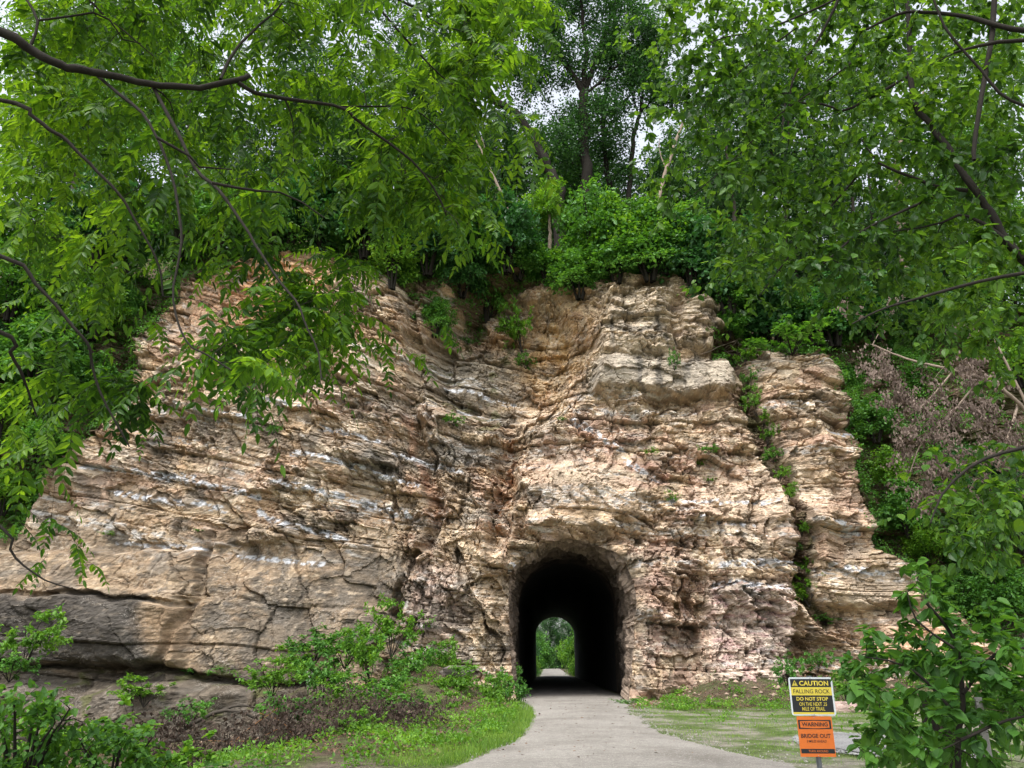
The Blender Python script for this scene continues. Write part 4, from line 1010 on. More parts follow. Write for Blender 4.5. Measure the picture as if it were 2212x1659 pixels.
hill_tree([([(1206, 460), (1206, 406), (1175, 347), (1147, 288), (1112, 243), (1060, 208), (1036, 139), (1015, 80), (1005, 10), (1000, -60)], .40, .12),
           ([(1080, 222), (1030, 200), (973, 177), (930, 160)], .14, .05), ([(1040, 150), (1010, 100), (960, 70)], .10, .04)],
          [(1000, 60, 110, 90, 55), (1070, 130, 70, 70, 26), (940, 180, 90, 60, 30), (1070, 300, 90, 60, 30), (1010, 380, 80, 60, 26), (990, -80, 120, 80, 30)],
          'dark tree leaning steeply to the left on the cliff top', 22, 43, 0.18, 56, bark='bark')
hill_tree([([(1320, 470), (1317, 420), (1307, 330), (1303, 243), (1317, 156), (1325, 90), (1330, 20)], .26, .08), ([(1307, 250), (1350, 215), (1407, 177)], .09, .04), ([(1303, 280), (1285, 230), (1275, 180)], .08, .04)],
          [(1330, 130, 60, 60, 20), (1400, 170, 60, 50, 20), (1300, 330, 50, 40, 9)], 'slim dark tree just right of the forked one', 23, 47, 0.18, 56, bark='bark')
hill_tree([([(1359, 480), (1359, 434), (1366, 312), (1378, 260), (1383, 243), (1390, 180), (1400, 120)], .22, .06), ([(1380, 250), (1365, 200), (1362, 150)], .08, .03), ([(1383, 243), (1410, 215), (1430, 190)], .07, .03)],
          [(1390, 150, 60, 70, 24), (1440, 220, 55, 50, 20), (1340, 380, 40, 35, 8), (1420, 380, 50, 50, 14)], 'thin tree forking below its crown, between the middle trees and the pale snag', 24, 45, 0.18, 56, bark='bark')
hill_tree([([(1414, 510), (1414, 479), (1439, 365), (1470, 278), (1480, 240), (1478, 180)], .17, .05), ([(1439, 365), (1425, 330), (1424, 300)], .05, .02)],
          [(1480, 180, 50, 70, 18), (1530, 260, 60, 60, 20)], 'pale barked tree leaning slightly right above the right part of the cliff', 25, 42, 0.13, 50, bark='barkpale')
hill_tree([([(1098, 480), (1098, 451), (1080, 410), (1060, 368), (1035, 315), (1005, 265), (977, 215)], .12, .03), ([(1060, 368), (1048, 330), (1042, 300), (1030, 290)], .05, .02)],
          [(1085, 430, 25, 20, 4)], 'thin pale dead stem leaning left in front of the leaning dark tree', 26, 40.5, 0.12, 20, bark='barkpale', name='dead_tree')
hill_tree([([(1960, 620), (1950, 500), (1940, 417), (1940, 347), (1944, 295)], .34, .22), ([(1944, 300), (1930, 265), (1915, 220), (1905, 150)], .15, .05), ([(1944, 300), (1965, 270), (1985, 240), (2000, 170)], .14, .05)],
          [(1900, 120, 90, 80, 34), (2010, 130, 90, 90, 34), (1940, 430, 80, 50, 18), (1860, 220, 70, 60, 20)], 'stout pale trunk forking into two, seen through the leaves at the right', 27, 46, 0.16, 50, bark='barkpale')
hill_tree([([(1850, 640), (1843, 605), (1845, 550), (1842, 440), (1835, 300), (1830, 150)], .20, .06)], [(1830, 200, 80, 90, 34), (1800, 380, 60, 70, 22), (1850, 520, 60, 40, 12)], 'straight narrow tree behind the rock pillar', 28, 48, 0.16, 50)
hill_tree([([(1905, 640), (1900, 618), (1893, 560), (1880, 430), (1870, 300)], .22, .06)], [(1870, 280, 80, 90, 30), (1900, 470, 50, 40, 10)], 'leaning trunk to the right of the straight narrow tree', 29, 44, 0.16, 50, bark='bark')
hill_tree([([(1690, 600), (1690, 560), (1700, 420), (1690, 300), (1700, 180)], .22, .06), ([(1695, 380), (1660, 320), (1640, 270)], .08, .03)], [(1700, 180, 110, 110, 50), (1640, 320, 80, 70, 30), (1730, 400, 80, 70, 28), (1600, 200, 80, 80, 30)],
          'dark tree behind the top of the rock pillar, half hidden by the near leaves', 30, 46, 0.16, 52, bark='bark')
hill_tree([([(1600, 580), (1590, 540), (1585, 440), (1570, 330), (1560, 220)], .20, .06)], [(1560, 260, 80, 90, 34), (1600, 400, 70, 70, 26), (1530, 450, 50, 60, 16)], 'slender tree above the gully in the rock', 31, 45, 0.15, 52)
hill_tree([([(880, 520), (880, 470), (870, 380), (880, 280), (860, 160)], .30, .08), ([(872, 350), (820, 280), (780, 240)], .1, .04)], [(860, 170, 120, 110, 56), (780, 260, 100, 80, 38), (900, 330, 100, 70, 34), (840, 40, 130, 80, 36)],
          'broad dark tree on the cliff top left of the leaning tree', 32, 44, 0.16, 54, bark='bark')
hill_tree([([(640, 420), (640, 380), (650, 260), (640, 150)], .30, .08)], [(640, 200, 120, 110, 56), (560, 300, 100, 80, 36), (720, 330, 90, 70, 30), (650, 60, 140, 90, 38)], 'large tree on the left hilltop, behind the hanging leaves', 33, 46, 0.17, 52, bark='bark')
hill_tree([([(400, 420), (400, 380), (410, 250), (400, 130)], .28, .08)], [(400, 200, 130, 110, 56), (310, 300, 100, 80, 36), (480, 320, 100, 70, 34), (400, 40, 140, 90, 36)], 'bushy tree high on the left slope', 34, 44, 0.17, 52, mat='bush')
hill_tree([([(160, 460), (160, 400), (150, 280), (160, 150)], .28, .08)], [(150, 220, 140, 120, 60), (60, 330, 110, 90, 40), (240, 350, 100, 80, 36), (120, 50, 150, 90, 36)], 'rounded tree furthest left on the slope', 35, 42, 0.17, 52, mat='bush')
hill_tree([([(2140, 640), (2140, 560), (2130, 430), (2140, 300)], .28, .08)], [(2140, 330, 120, 120, 56), (2080, 450, 80, 60, 26), (2200, 480, 100, 80, 36), (2150, 160, 130, 90, 36)], 'bright crowned tree at the far right of the hill', 36, 42, 0.17, 52, mat='bush')

# the wood further back: a few shapes, copied
def forest_proto(seed, h=22, w=7):
    rng = np.random.default_rng(seed); limbs = [(np.array([(0, 0, -1), (0.2, 0, h * .3), (-.2, .2, h * .6), (.1, 0, h * .93)]), .28, .05)]
    for k in range(9):
        z = h * (0.38 + 0.5 * k / 9); an = k * 2.4 + rng.random(); l = w * (0.75 - 0.35 * abs(k / 9 - .35))
        limbs.append((np.array([(0, 0, z), (l * .5 * math.cos(an), l * .5 * math.sin(an), z + l * .35), (l * math.cos(an), l * math.sin(an), z + l * .55)]), .11, .03))
    tg = np.concatenate([ball(300, (0, 0, h * .66), w * .66, w * .66, h * .34, rng, .15), ball(110, (w * .2, 0, h * .3), w * .6, w * .6, h * .16, rng, .1)])
    return build_plant('forest_tree', limbs, tg, 62, 0.23, T_S, M['forest'], M['bark'], rng, .8, .38, .15, .8, .015, 4)
fp = [forest_proto(41), forest_proto(42, 19, 8), forest_proto(43, 24, 6.5)]
spots = [(-30, 62), (-23, 56), (-15, 60), (-8, 57), (-19, 68), (-3, 63), (5, 66), (12, 60), (18, 58), (25, 55), (31, 60), (21, 66), (9, 72), (-11, 70), (-27, 48), (33, 50), (16, 70), (-36, 54), (0, 56), (7, 58), (13, 54), (2, 76), (28, 68), (-6, 50), (20, 50), (-14, 50), (35, 62), (6, 62), (15, 62)]
used = set()
for k, (x, y) in enumerate(spots + [(5.5, 53)]):
    p = k % 3; o = fp[p] if p not in used else copy_tree(fp[p]); used.add(p)
    s_ = 0.85 + 0.3 * ((k * 37) % 10) / 10
    o.location = (x, y, hill_z(x, y) - 0.3); o.rotation_euler = (0, 0, k * 1.9); o.scale = (s_, s_, s_ * (0.9 + .02 * (k % 7)))
    tag(o, 'tall broadleaf tree in the wood behind the cliff top', 'tree', 'trees of the wood behind the cliff top')

# bushes
def bush_proto(seed, mat, w=1.0, h=1.0, n=110, per=30, leaf=0.10, T=T_S, name='bush', bark='bark', flat=.5, droop=.15, lo=.3):
    rng = np.random.default_rng(seed); limbs = []
    for k in range(7):
        an = k * 0.9 + rng.random(); l = w * .45 * (0.4 + .6 * rng.random())
        limbs.append((np.array([(0.05 * math.cos(an), .05 * math.sin(an), -.15), (l * .5 * math.cos(an), l * .5 * math.sin(an), h * .4), (l * math.cos(an), l * math.sin(an), h * (.6 + .25 * rng.random()))]), .025, .008))
    tg = ball(n, (0, 0, h * .42), w * .55, w * .55, h * .55, rng, lo)
    return build_plant(name, limbs, tg, per, leaf, T, M[mat], M[bark], rng, .12, .05, droop, flat, .004, 4, trunkname='stems', lname='foliage')
def spray_proto(seed, mat, n=9, leaf=.09, L=1.0, name='rock_plant', T=T_S, per=22, droop=.2):
    """a low plant of arching leafy stems"""
    rng = np.random.default_rng(seed); limbs = []; tg = []
    for k in range(n):
        an = rng.random() * 6.28; l = L * (.35 + .4 * rng.random()); z = L * (.25 + .6 * rng.random())
        e = np.array([l * math.cos(an), l * math.sin(an), z]); limbs.append((np.array([(0, 0, -.06), e * [.4, .4, .6], e]), .010, .004))
        for q in range(6): tg.append(e * (0.5 + .6 * rng.random()) + rng.normal(size=3) * .13 * L)
    return build_plant(name, limbs, np.array(tg), per, leaf, T, M[mat], M['bark'], rng, .08, .03, droop, .45, .003, 4, trunkname='stems', lname='foliage')
BP = {'a': bush_proto(51, 'bush', n=150, leaf=.060, per=40), 'b': bush_proto(52, 'bushdark', n=160, leaf=.062, per=42), 'c': bush_proto(53, 'bright', n=130, leaf=.056, per=36),
      'd': bush_proto(54, 'bright', 1.0, 1.3, 120, 34, .062, droop=.2), 'e': bush_proto(55, 'bushdark', 1.2, .9, 150, 40, .066, droop=.3),
      'p': spray_proto(56, 'bright', 9, .072, per=28), 'q': spray_proto(57, 'bush', 10, .068, per=28), 'r': spray_proto(58, 'bright', 6, .10, 1.0, droop=.35)}
for o in BP.values(): o.location = (0, 0, 0)
first = set()
def put(kind, px, py, wpx, label, cat='bush', group=None, lift=0.0, depth=None, hs_=1.0, name=None, fwd=0.25):
    """a plant whose foot is at (px, py) and which is wpx wide in the picture"""
    if depth is None: b = surf(px, py)
    else: b = at(px, py, depth)
    d = (b[1] * CP + (b[2] - CAMZ) * SP); s_ = wpx * d / FPX / 1.15
    if kind in first: o = copy_tree(BP[kind])
    else: o = BP[kind]; first.add(kind)
    o.location = (b[0], b[1] - fwd * s_ * 0.5, b[2] + lift); v_ = 0.85 + 0.35 * float(hsh(px, py, 5)); o.scale = (s_ * v_, s_ / v_, s_ * hs_ * (0.85 + .35 * float(hsh(px, py, 6)))); o.rotation_euler = (0, 0, (px * 0.37 + py * .11) % 6.28)
    if name: o.name = name
    tag(o, label, cat, group); return o
G1 = 'bushes along the cliff top'
for a in [
    ('d', 850, 610, 95, 'light green bush on the rim of the left rock buttress', 1.1), ('b', 790, 520, 150, 'dark bush above the left buttress', 1.0), ('b', 700, 470, 150, 'dark bush high on the slope over the orange rock', 1.1),
    ('a', 730, 540, 90, 'mid green bush left of the light green one on the buttress', .9), ('b', 620, 470, 150, 'dark bush on the slope above the orange rock ledge', 1.0), ('e', 930, 560, 130, 'dark bush hanging over the recess, left of the drooping one', 1.0),
    ('b', 1000, 560, 150, 'large dark bush over the middle of the recess', 1.2), ('a', 1055, 680, 95, 'drooping green bush hanging down into the recess', 1.3), ('a', 1120, 590, 110, 'green bush on the rim left of the small round-crowned tree', 1.1),
    ('a', 940, 715, 70, 'green shrub clinging to the left wall of the recess', 1.2), ('b', 1090, 510, 130, 'dark bush behind the rim, left of the small round-crowned tree', 1.1),
    ('a', 1250, 635, 105, 'dense green bush overhanging the tan rock', 1.1), ('c', 1330, 575, 130, 'bright green bush behind the rim, centre right', 1.1), ('a', 1290, 545, 130, 'mid green bush right of the small round-crowned tree', 1.3),
    ('a', 1400, 595, 130, 'green bush above the grey rock stack', 1.0), ('a', 1385, 530, 130, 'tall green bush above the rim, behind the grey stack', 1.2), ('b', 1490, 610, 130, 'dark bush above the grey boulders', 1.0),
    ('b', 1580, 640, 150, 'dark bush above the top of the gully', 1.1), ('a', 1570, 725, 70, 'small green shrub beside the exposed roots', .8), ('b', 1680, 690, 150, 'dark bush behind the rock pillar', 1.1),
    ('q', 1705, 765, 130, 'pale green shrub crowning the rock pillar', .6), ('b', 1790, 700, 140, 'dark bush right of the pillar top', 1.1), ('a', 1830, 860, 60, 'leafy shrub down the right shoulder of the pillar', 1.3),
    ('b', 1880, 720, 150, 'dark bush above the withered branches', 1.0), ('c', 1190, 560, 60, 'yellow green shrub at the foot of the small round-crowned tree', .8),
    ('a', 580, 470, 130, 'mid green bush above the orange ledge, further left', 1.0), ('a', 470, 520, 130, 'green bush left above the orange ledge', .9), ('a', 1480, 540, 130, 'mid green bush at the foot of the slender tree', 1.0), ('a', 1180, 600, 80, 'low green bush right under the small round-crowned tree', .8), ('a', 1330, 600, 110, 'bright green bush above the join of tan and grey rock', 1.0), ('d', 1440, 500, 120, 'tall light bush behind the rim, below the pale leaning tree', 1.2), ('a', 1010, 500, 130, 'mid green bush behind the large dark bush of the recess', 1.2), ('e', 1000, 630, 90, 'dark bush spilling over the left rim of the recess', 1.0), ('a', 1640, 660, 110, 'green bush at the head of the gully', .9), ('a', 1760, 660, 120, 'mid green bush behind the pillar top', 1.0)]:
    put(a[0], a[1], a[2] + 6, a[3] * 1.28, a[4], 'bush', G1, hs_=a[5] * .9)
G2 = 'bushes on the left slope'
for a in [('c', 150, 640, 170, 'bright leafy bush high on the left slope', 1.0), ('a', 60, 700, 170, 'green bush at the left edge, below the bright one', 1.0), ('c', 230, 740, 150, 'bright green bush beside the domed rock', 1.0),
          ('a', 120, 850, 180, 'green bush in the middle of the left slope', 1.0), ('c', 40, 960, 150, 'bright green bush at the left edge above the rock', 1.0), ('a', 220, 880, 130, 'green bush just left of the tan rock', .9),
          ('a', 110, 1000, 120, 'green bush creeping down to the top of the low ledges', .8), ('b', 20, 850, 150, 'dark bush at the left edge of the slope', 1.0), ('b', 300, 600, 150, 'dark bush left above the domed rock', 1.0),
          ('a', 400, 580, 120, 'green bush right behind the domed rock', .8), ('b', 210, 540, 180, 'dark bush at the head of the left slope', 1.1), ('a', 30, 560, 180, 'green bush at the head of the slope, at the left edge', 1.1), ('a', 350, 500, 170, 'green bush at the head of the slope above the domed rock', 1.0),
          ('c', 30, 1110, 110, 'yellow green bush at the upper end of the ledges by the left edge', .9), ('a', 270, 700, 90, 'small green bush behind the domed rock', 1.0)]:
    put(a[0], a[1], a[2], a[3], a[4], 'bush', G2, hs_=a[5], fwd=.9)
G3 = 'bushes on the right slope'
for a in [('a', 1880, 950, 100, 'green bush beside the pillar, under the withered branches', 1.0), ('c', 1920, 1050, 90, 'bright bush beside the lower pillar', 1.0), ('a', 1950, 1150, 110, 'green bush right of the pale rock foot', 1.0),
          ('c', 1985, 1215, 100, 'yellow green bush above the sloping rock end', .8), ('c', 2080, 1230, 120, 'bright bush right of the sloping rock end', .9), ('a', 2060, 1330, 100, 'green bush on the edge of the sloping rock end', .8),
          ('a', 2160, 1330, 140, 'green bush at the right edge above the sapling', 1.0), ('b', 2180, 1180, 170, 'dark bush at the right edge of the slope', 1.1), ('b', 2090, 1100, 160, 'dark bush below the withered branches', 1.0), 
          ('c', 2190, 830, 120, 'bright bush at the right edge', 1.0),
          ('b', 2020, 720, 160, 'dark bush at the top of the right slope', 1.0), ('a', 2160, 690, 170, 'green bush at the top of the slope, far right', 1.1)]:
    put(a[0], a[1], a[2], a[3], a[4], 'bush', G3, hs_=a[5], fwd=.6)
G4 = 'small plants rooted in the rock face'
for a in [('p', 1128, 765, 80, 'yellow green plant in the middle of the recess', 1.3), ('p', 1075, 740, 60, 'thin light plant left of the one in the middle of the recess'), ('q', 1135, 800, 45, 'small plant hanging under the one in the recess', 1.0),
          ('q', 980, 920, 45, 'grassy tuft on the ledge below the recess', .7), ('q', 1457, 800, 26, 'vine patch on the right end of the grey overhang', 2.2), ('q', 1462, 860, 20, 'vine trailing under the grey overhang', 2.4), ('p', 1530, 1045, 26, 'small light tuft left of the pillar gully'),
          ('q', 1528, 985, 42, 'spiky rosette plant on the pink beds', .7), ('p', 1508, 1010, 26, 'small tuft under the spiky rosette'), ('p', 1450, 1090, 26, 'tuft on the pale block right of the portal top', 1.2), ('p', 1405, 985, 26, 'tuft in the dark crack below the overhang', .8),
          ('p', 1605, 790, 60, 'bright weeds at the top end of the gully', 1.0), ('q', 1618, 840, 50, 'green weeds high in the gully', 1.2), ('p', 1645, 930, 50, 'yellow green tuft in the upper gully bend', 1.2), ('q', 1668, 1000, 44, 'dark green tuft in the middle of the gully', 1.0), ('p', 1700, 1085, 40, 'light tuft at the narrow part of the gully', 1.1), ('q', 1718, 1200, 40, 'dark tuft in the lower gully', 1.1), ('p', 1745, 1290, 70, 'bright plant filling the foot of the gully', 1.0), ('q', 1560, 705, 50, 'green tuft between the grey boulders', .9), ('p', 1632, 900, 46, 'leafy tuft in the upper gully', 1.4), ('p', 1655, 960, 40, 'leafy tuft at the bend of the gully', 1.4), ('p', 1682, 1040, 40, 'leafy tuft half way down the gully', 1.0), ('p', 1730, 1160, 36, 'leafy tuft in the lower gully', 1.2), ('p', 1722, 1250, 50, 'bright tuft in the lower gully', 1.3),
          ('p', 1742, 1310, 72, 'bright spreading plant at the foot of the gully', .8), ('q', 1780, 1350, 60, 'green plant under the foot of the gully', .7), ('q', 590, 940, 30, 'tiny bush on the grey knob of the left face', 1.0), ('q', 430, 1150, 20, 'tiny tuft on the upper ledge of the left face', .7), ('p', 235, 1160, 26, 'yellow tuft on the ledges by the left edge', .6),
          ('q', 1760, 1450, 55, 'dark green plant behind the top of the sign', 1.2), ('q', 1215, 910, 18, 'tiny tuft above the portal bulge'), ('q', 440, 830, 22, 'tiny tuft beside the hanging leaves'), ('p', 322, 1525, 110, 'bright leafy plant on the lower rock slab', .55), ('p', 210, 1440, 26, 'mossy tuft at the dark slab foot', .7),
          ('q', 480, 1462, 60, 'low weeds in the groove under the big slab', .5), ('q', 420, 1456, 50, 'low weeds left in the groove under the big slab', .5), ('p', 905, 790, 26, 'tuft in the crack left of the recess', 1.0), ('q', 1010, 745, 24, 'tuft on the grey beds of the recess', 1.0)]:
    put(a[0], a[1], a[2], a[3], a[4], 'plant', G4, hs_=a[5] if len(a) > 5 else .9, fwd=.5)
G5 = 'shrubs at the foot of the cliff'
for a in [('p', 845, 1415, 110, 'tall light shrub left of the portal against the rock', 1.3, 30.8), ('q', 745, 1440, 130, 'green shrub with white flowers beside it, left of the tall light shrub', .9, 30.2), ('p', 660, 1480, 120, 'spreading weeds at the left end of the bank', .8, 29.8), ('q', 680, 1430, 120, 'dark weeds against the rock left of the tall light shrub', 1.0, 29), ('p', 960, 1520, 110, 'light shrub on the bank beside the dark boulder', 1.0, 28.5), ('q', 620, 1560, 110, 'green weeds poking out of the brush pile', .9, 19.5), ('p', 780, 1600, 90, 'light weeds in front of the brush pile', .8, 18.5), ('q', 400, 1570, 90, 'small green weeds left of the fallen branches', .8, 19), ('p', 590, 1500, 110, 'light weeds standing behind the brush pile', .9, 23), ('q', 700, 1505, 110, 'green weeds behind the right part of the brush pile', 1.0, 25), ('p', 800, 1470, 100, 'light shrub under the tall one on the bank', 1.1, 29), ('q', 870, 1550, 110, 'green weeds low on the bank above the verge', .8, 25), ('p', 740, 1540, 100, 'light weeds on the bank left of the low weeds', .9, 24), ('q', 900, 1480, 120, 'green weeds on the bank under the tall light shrub', .9, 30),
          ('p', 940, 1470, 90, 'light weeds against the rock between shrub and portal', 1.0, 31), ('q', 820, 1520, 130, 'low weeds in the middle of the bank', .7, 28), ('p', 960, 1570, 100, 'light weeds above the grass verge', .8, 27), ('p', 1040, 1540, 90, 'bright weeds left of the portal foot', 1.0, 29.5),
          ('q', 1095, 1535, 90, 'dark green weeds at the left portal foot', 1.2, 31), ('p', 1090, 1580, 90, 'bright weeds on the edge of the path', .9, 26), ('p', 1010, 1600, 80, 'small light weeds near the path edge', .8, 24), ('q', 1365, 1535, 70, 'small weeds at the right portal foot', .6, 30.5),
          ('p', 1530, 1555, 60, 'bright round weed in front of the purple rock', .9, 28.5), ('q', 1620, 1560, 80, 'weeds right of the bright round one', .5, 28), ('p', 1430, 1550, 60, 'low weeds right of the portal', .5, 28.5), ('q', 1700, 1480, 60, 'tall weeds left of the sign', 1.4, 28.5), ('p', 1830, 1520, 90, 'light weeds under the sapling, right of the sign', .9, 27),
          ('p', 50, 1440, 140, 'leafy shrub growing on the dark slab at the left edge', 1.0, 24.5), ('q', 20, 1470, 100, 'green shrub at the foot of the dark slab, left edge', .8, 24.0), ('p', 560, 1495, 60, 'small weeds on the left ledge', .6, 28)]:
    b = surf(a[1], a[2]); dd = min(a[6], b[1] - .3) if b[1] > 20 else a[6]
    put(a[0], a[1], a[2], a[3], a[4], 'shrub', G5, hs_=a[5], depth=dd, fwd=0)
# nearer shrubs along the lower left edge, with larger leaves
BP['n'] = bush_proto(61, 'sapling', 1.0, .9, 70, 16, .075, T_O, droop=.3, flat=.4); BP['m'] = spray_proto(62, 'bright', 9, .10, 1.0, 'bush', T_O, 14)
BP['n'].name = 'bush'
G6 = 'near shrubs in the lower left corner'
for a in [('n', 40, 1720, 260, 'near dark leafy shrub in the lower left corner', 1.0, 10.0), ('m', 130, 1700, 190, 'near light shrub right of the dark one in the lower left corner', 1.0, 11.5), ('n', 230, 1740, 230, 'near low shrub at the bottom left', .9, 10.5), ('m', 330, 1730, 200, 'near light leafy shrub at the bottom, left of the brush', .7, 11),
          ('n', 470, 1745, 200, 'near shrub at the bottom in front of the brush', .6, 11), ('m', 20, 1640, 160, 'light shrub at the left edge above the near dark one', .9, 13), ('n', 570, 1740, 150, 'small near shrub at the bottom, right end of the row', .6, 11.5)]:
    o = put(a[0], a[1], a[2], a[3], a[4], 'bush', G6, depth=a[6], hs_=a[5], fwd=0)
    s_ = o.scale[0]; top = o.location.z + s_ * a[5]; 
    if o.location.z > ground_z(o.location.x, o.location.y): o.location.z = float(ground_z(o.location.x, o.location.y))
# the small tree on the rim
def rim_tree():
    rng = np.random.default_rng(71); b = at(1188, 572, surf(1188, 612)[1] - .2)
    c = at(1175, 455, b[1]); k = b[1] / FPX
    tg = np.concatenate([ball(170, c, 66 * k, 60 * k, 48 * k, rng, .2), ball(40, at(1190, 410, b[1]), 34 * k, 30 * k, 28 * k, rng, .2)])
    o = build_plant('small_tree', [(np.array([b - [0, 0, .5], at(1188, 520, b[1]), at(1187, 480, b[1]), at(1182, 430, b[1])]), .14, .05)], tg, 40, .12, T_S, M['bright'], M['barkpale'], rng, .2, .10, .15, .5, .008, 5, origin=tuple(b))
    tag(o, 'small round-crowned tree with a pale bare trunk on the cliff rim', 'tree')
rim_tree()
# the fallen tree with withered leaves
def withered():
    rng = np.random.default_rng(72)
    def D(px, py, f=1.2): return at(px, py, 32.6 - (px - 1900) * .004 - f)
    L1 = [D(2190, 690, 1.0), D(2100, 730, 1.2), D(2040, 760, 1.4), D(1960, 745, 1.6), D(1890, 730, 1.8)]
    limbs = [(np.array([D(2230, 900, .3), D(2150, 830), D(2060, 800), D(1960, 775), D(1885, 745)]), .09, .03), (np.array([D(2120, 815), D(2050, 900), D(1990, 960), D(1960, 1040)]), .05, .02),
             (np.array([D(2200, 870, .5), D(2170, 960), D(2120, 1020), D(2080, 1080)]), .06, .02), (np.array([D(2060, 800), D(2000, 870), D(1930, 920)]), .045, .015),
             (np.array([D(2230, 900, .3), D(2150, 740, .8), D(2100, 690, 1.0)]), .06, .02), (np.array([D(2050, 900), D(2080, 980), D(2060, 1080)]), .03, .012)]
    tg = []
    for px, py, rx, ry, n in [(1900, 790, 40, 40, 16), (1950, 860, 60, 50, 34), (2020, 920, 70, 60, 42), (2060, 1000, 70, 60, 40), (2110, 880, 80, 60, 40), (2170, 960, 60, 50, 30), (2090, 800, 70, 30, 20), (2010, 1060, 50, 50, 26), (2130, 1060, 60, 40, 20), (1950, 970, 30, 50, 12), (2080, 690, 40, 25, 8), (1940, 650, 20, 15, 4), (1830, 665, 18, 14, 5)]:
        for _ in range(n): tg.append(D(px + rng.normal() * rx * .55, py + rng.normal() * ry * .55, 0.8 + 1.3 * rng.random()))
    b = D(2230, 900, .3)
    N, R, tb = skeleton(limbs, .2); TP, TRd = grow(N, R, np.array(tg), rng, 5, .12, .15, .008)
    n = len(TP); P = TP[:, 4][:, None] + rng.normal(size=(n, 26, 3)) * np.array([.15, .15, .12]); P = P.reshape(-1, 3)
    P2 = TP[:, 2][:, None] + rng.normal(size=(n, 6, 3)) * .07; P = np.concatenate([P, P2.reshape(-1, 3)])
    A = rng.normal(size=(len(P), 3)) * .35 + np.array([0, 0, -1.0])
    V, F = leaf_geo(P, A, rng.normal(size=(len(P), 3)) + [0, -.5, 0], .13 * (1 + .3 * rng.normal(size=len(P))).clip(.4, 1.6), T_N if False else T_S)
    root = empty('fallen_tree', tuple(b)); g = Geo(); g.add(V - b, F); w = wood_geo(tb, TP, TRd * 1.3, 6, 3); w.V = [v - b for v in w.V]
    link('limbs', w.mesh('limbs', M['barkpale'], True), root); link('withered_leaves', g.mesh('withered_leaves', M['dead']), root)
    tag(root, 'fallen tree with withered brown leaves lying on the slope right of the pillar', 'fallen tree')
withered()
# brush pile
def brush():
    rng = np.random.default_rng(73)
    G = lambda px, py, Y, up=0: (lambda p: np.array([p[0], p[1], p[2]]))(at(px, py, Y))
    limbs = [(np.array([G(640, 1570, 22), G(700, 1500, 22)]), .02, .01)]
    limbs = [(np.array([G(330, 1640, 19), G(380, 1590, 19.3), (G(440, 1550, 19.6)), G(490, 1535, 19.8), G(540, 1545, 20), G(590, 1585, 20.4)]), .055, .03),
             (np.array([G(440, 1550, 19.6), G(510, 1525, 20), G(560, 1528, 20.3), G(610, 1520, 20.6)]), .035, .015),
             (np.array([G(360, 1602, 19.2), G(430, 1595, 19.2), G(500, 1600, 19.4), G(560, 1625, 19.6)]), .035, .02),
             (np.array([G(250, 1640, 18.5), G(330, 1610, 18.7), G(370, 1600, 18.9)]), .03, .02),
             (np.array([G(700, 1690, 18), G(760, 1620, 18.5), G(830, 1590, 19), G(880, 1570, 19.5)]), .035, .012),
             (np.array([G(640, 1680, 18), G(660, 1620, 18.5), G(690, 1560, 19)]), .02, .01), (np.array([G(560, 1690, 18), G(640, 1640, 18.4), G(760, 1650, 18.7)]), .03, .012)]
    tg = []
    for px, py, rx, ry, n in [(780, 1520, 60, 25, 50), (620, 1520, 50, 20, 30), (900, 1560, 50, 30, 40), (360, 1560, 50, 20, 24), (660, 1580, 80, 35, 80), (760, 1600, 80, 40, 90), (820, 1560, 50, 30, 40), (600, 1610, 90, 30, 70), (340, 1600, 60, 30, 50), (700, 1530, 60, 20, 40), (470, 1610, 90, 28, 60), (880, 1600, 40, 25, 24), (540, 1570, 80, 22, 36), (900, 1640, 60, 14, 30), (820, 1620, 60, 20, 40), (700, 1640, 130, 18, 70), (420, 1640, 90, 16, 40)]:
        for _ in range(n):
            qx = px + rng.normal() * rx * .7; qy = py + rng.normal() * ry * .7; dd = np.interp(qx, [300, 600, 900], [16.5, 18.5, 21.0]) + rng.normal() * .8; p = G(qx, qy, dd)
            gz = float(ground_z(p[0], p[1])); p[2] = max(p[2], gz + .12 + .35 * rng.random()); tg.append(p)
    N, R, tb = skeleton(limbs, .12); TP, TRd = grow(N, R, np.array(tg), rng, 5, .14, .25, .007)
    n = len(TP); P = (TP[:, 4][:, None] + rng.normal(size=(n, 9, 3)) * .12).reshape(-1, 3)
    A = rng.normal(size=(len(P), 3)) * .6 + np.array([0, 0, -.8])
    V, F = leaf_geo(P, A, rng.normal(size=(len(P), 3)), 0.075 * (1 + .35 * rng.normal(size=len(P))).clip(.4, 1.6), T_S)
    b = G(560, 1640, 19.5); b[2] = 0
    root = empty('brush_pile', tuple(b)); g = Geo(); g.add(V - b, F); w = wood_geo(tb, TP, TRd, 6, 3); w.V = [v - b for v in w.V]
    link('branches', w.mesh('branches', M['barkgrey'], True), root); link('dry_leaves', g.mesh('dry_leaves', M['deadbrush']), root)
    q = Geo(); P = []
    for a in [[(470, 1640), (530, 1580), (600, 1530)], [(500, 1655), (600, 1610), (700, 1580)], [(560, 1540), (610, 1560), (640, 1600)], [(450, 1600), (540, 1600), (600, 1575)]]:
        P.append(resample(np.array([G(x, y, 18.6) for x, y in a]), 12))
    q.add(*tubes(np.array(P), np.full((4, 12), .006), 4)); q.V = [v - b for v in q.V]
    link('orange_stems', q.mesh('orange_stems', M['twigorange'], True), root)
    tag(root, 'pile of dead brown brush and fallen branches at the foot of the left rock', 'brush pile')
brush()

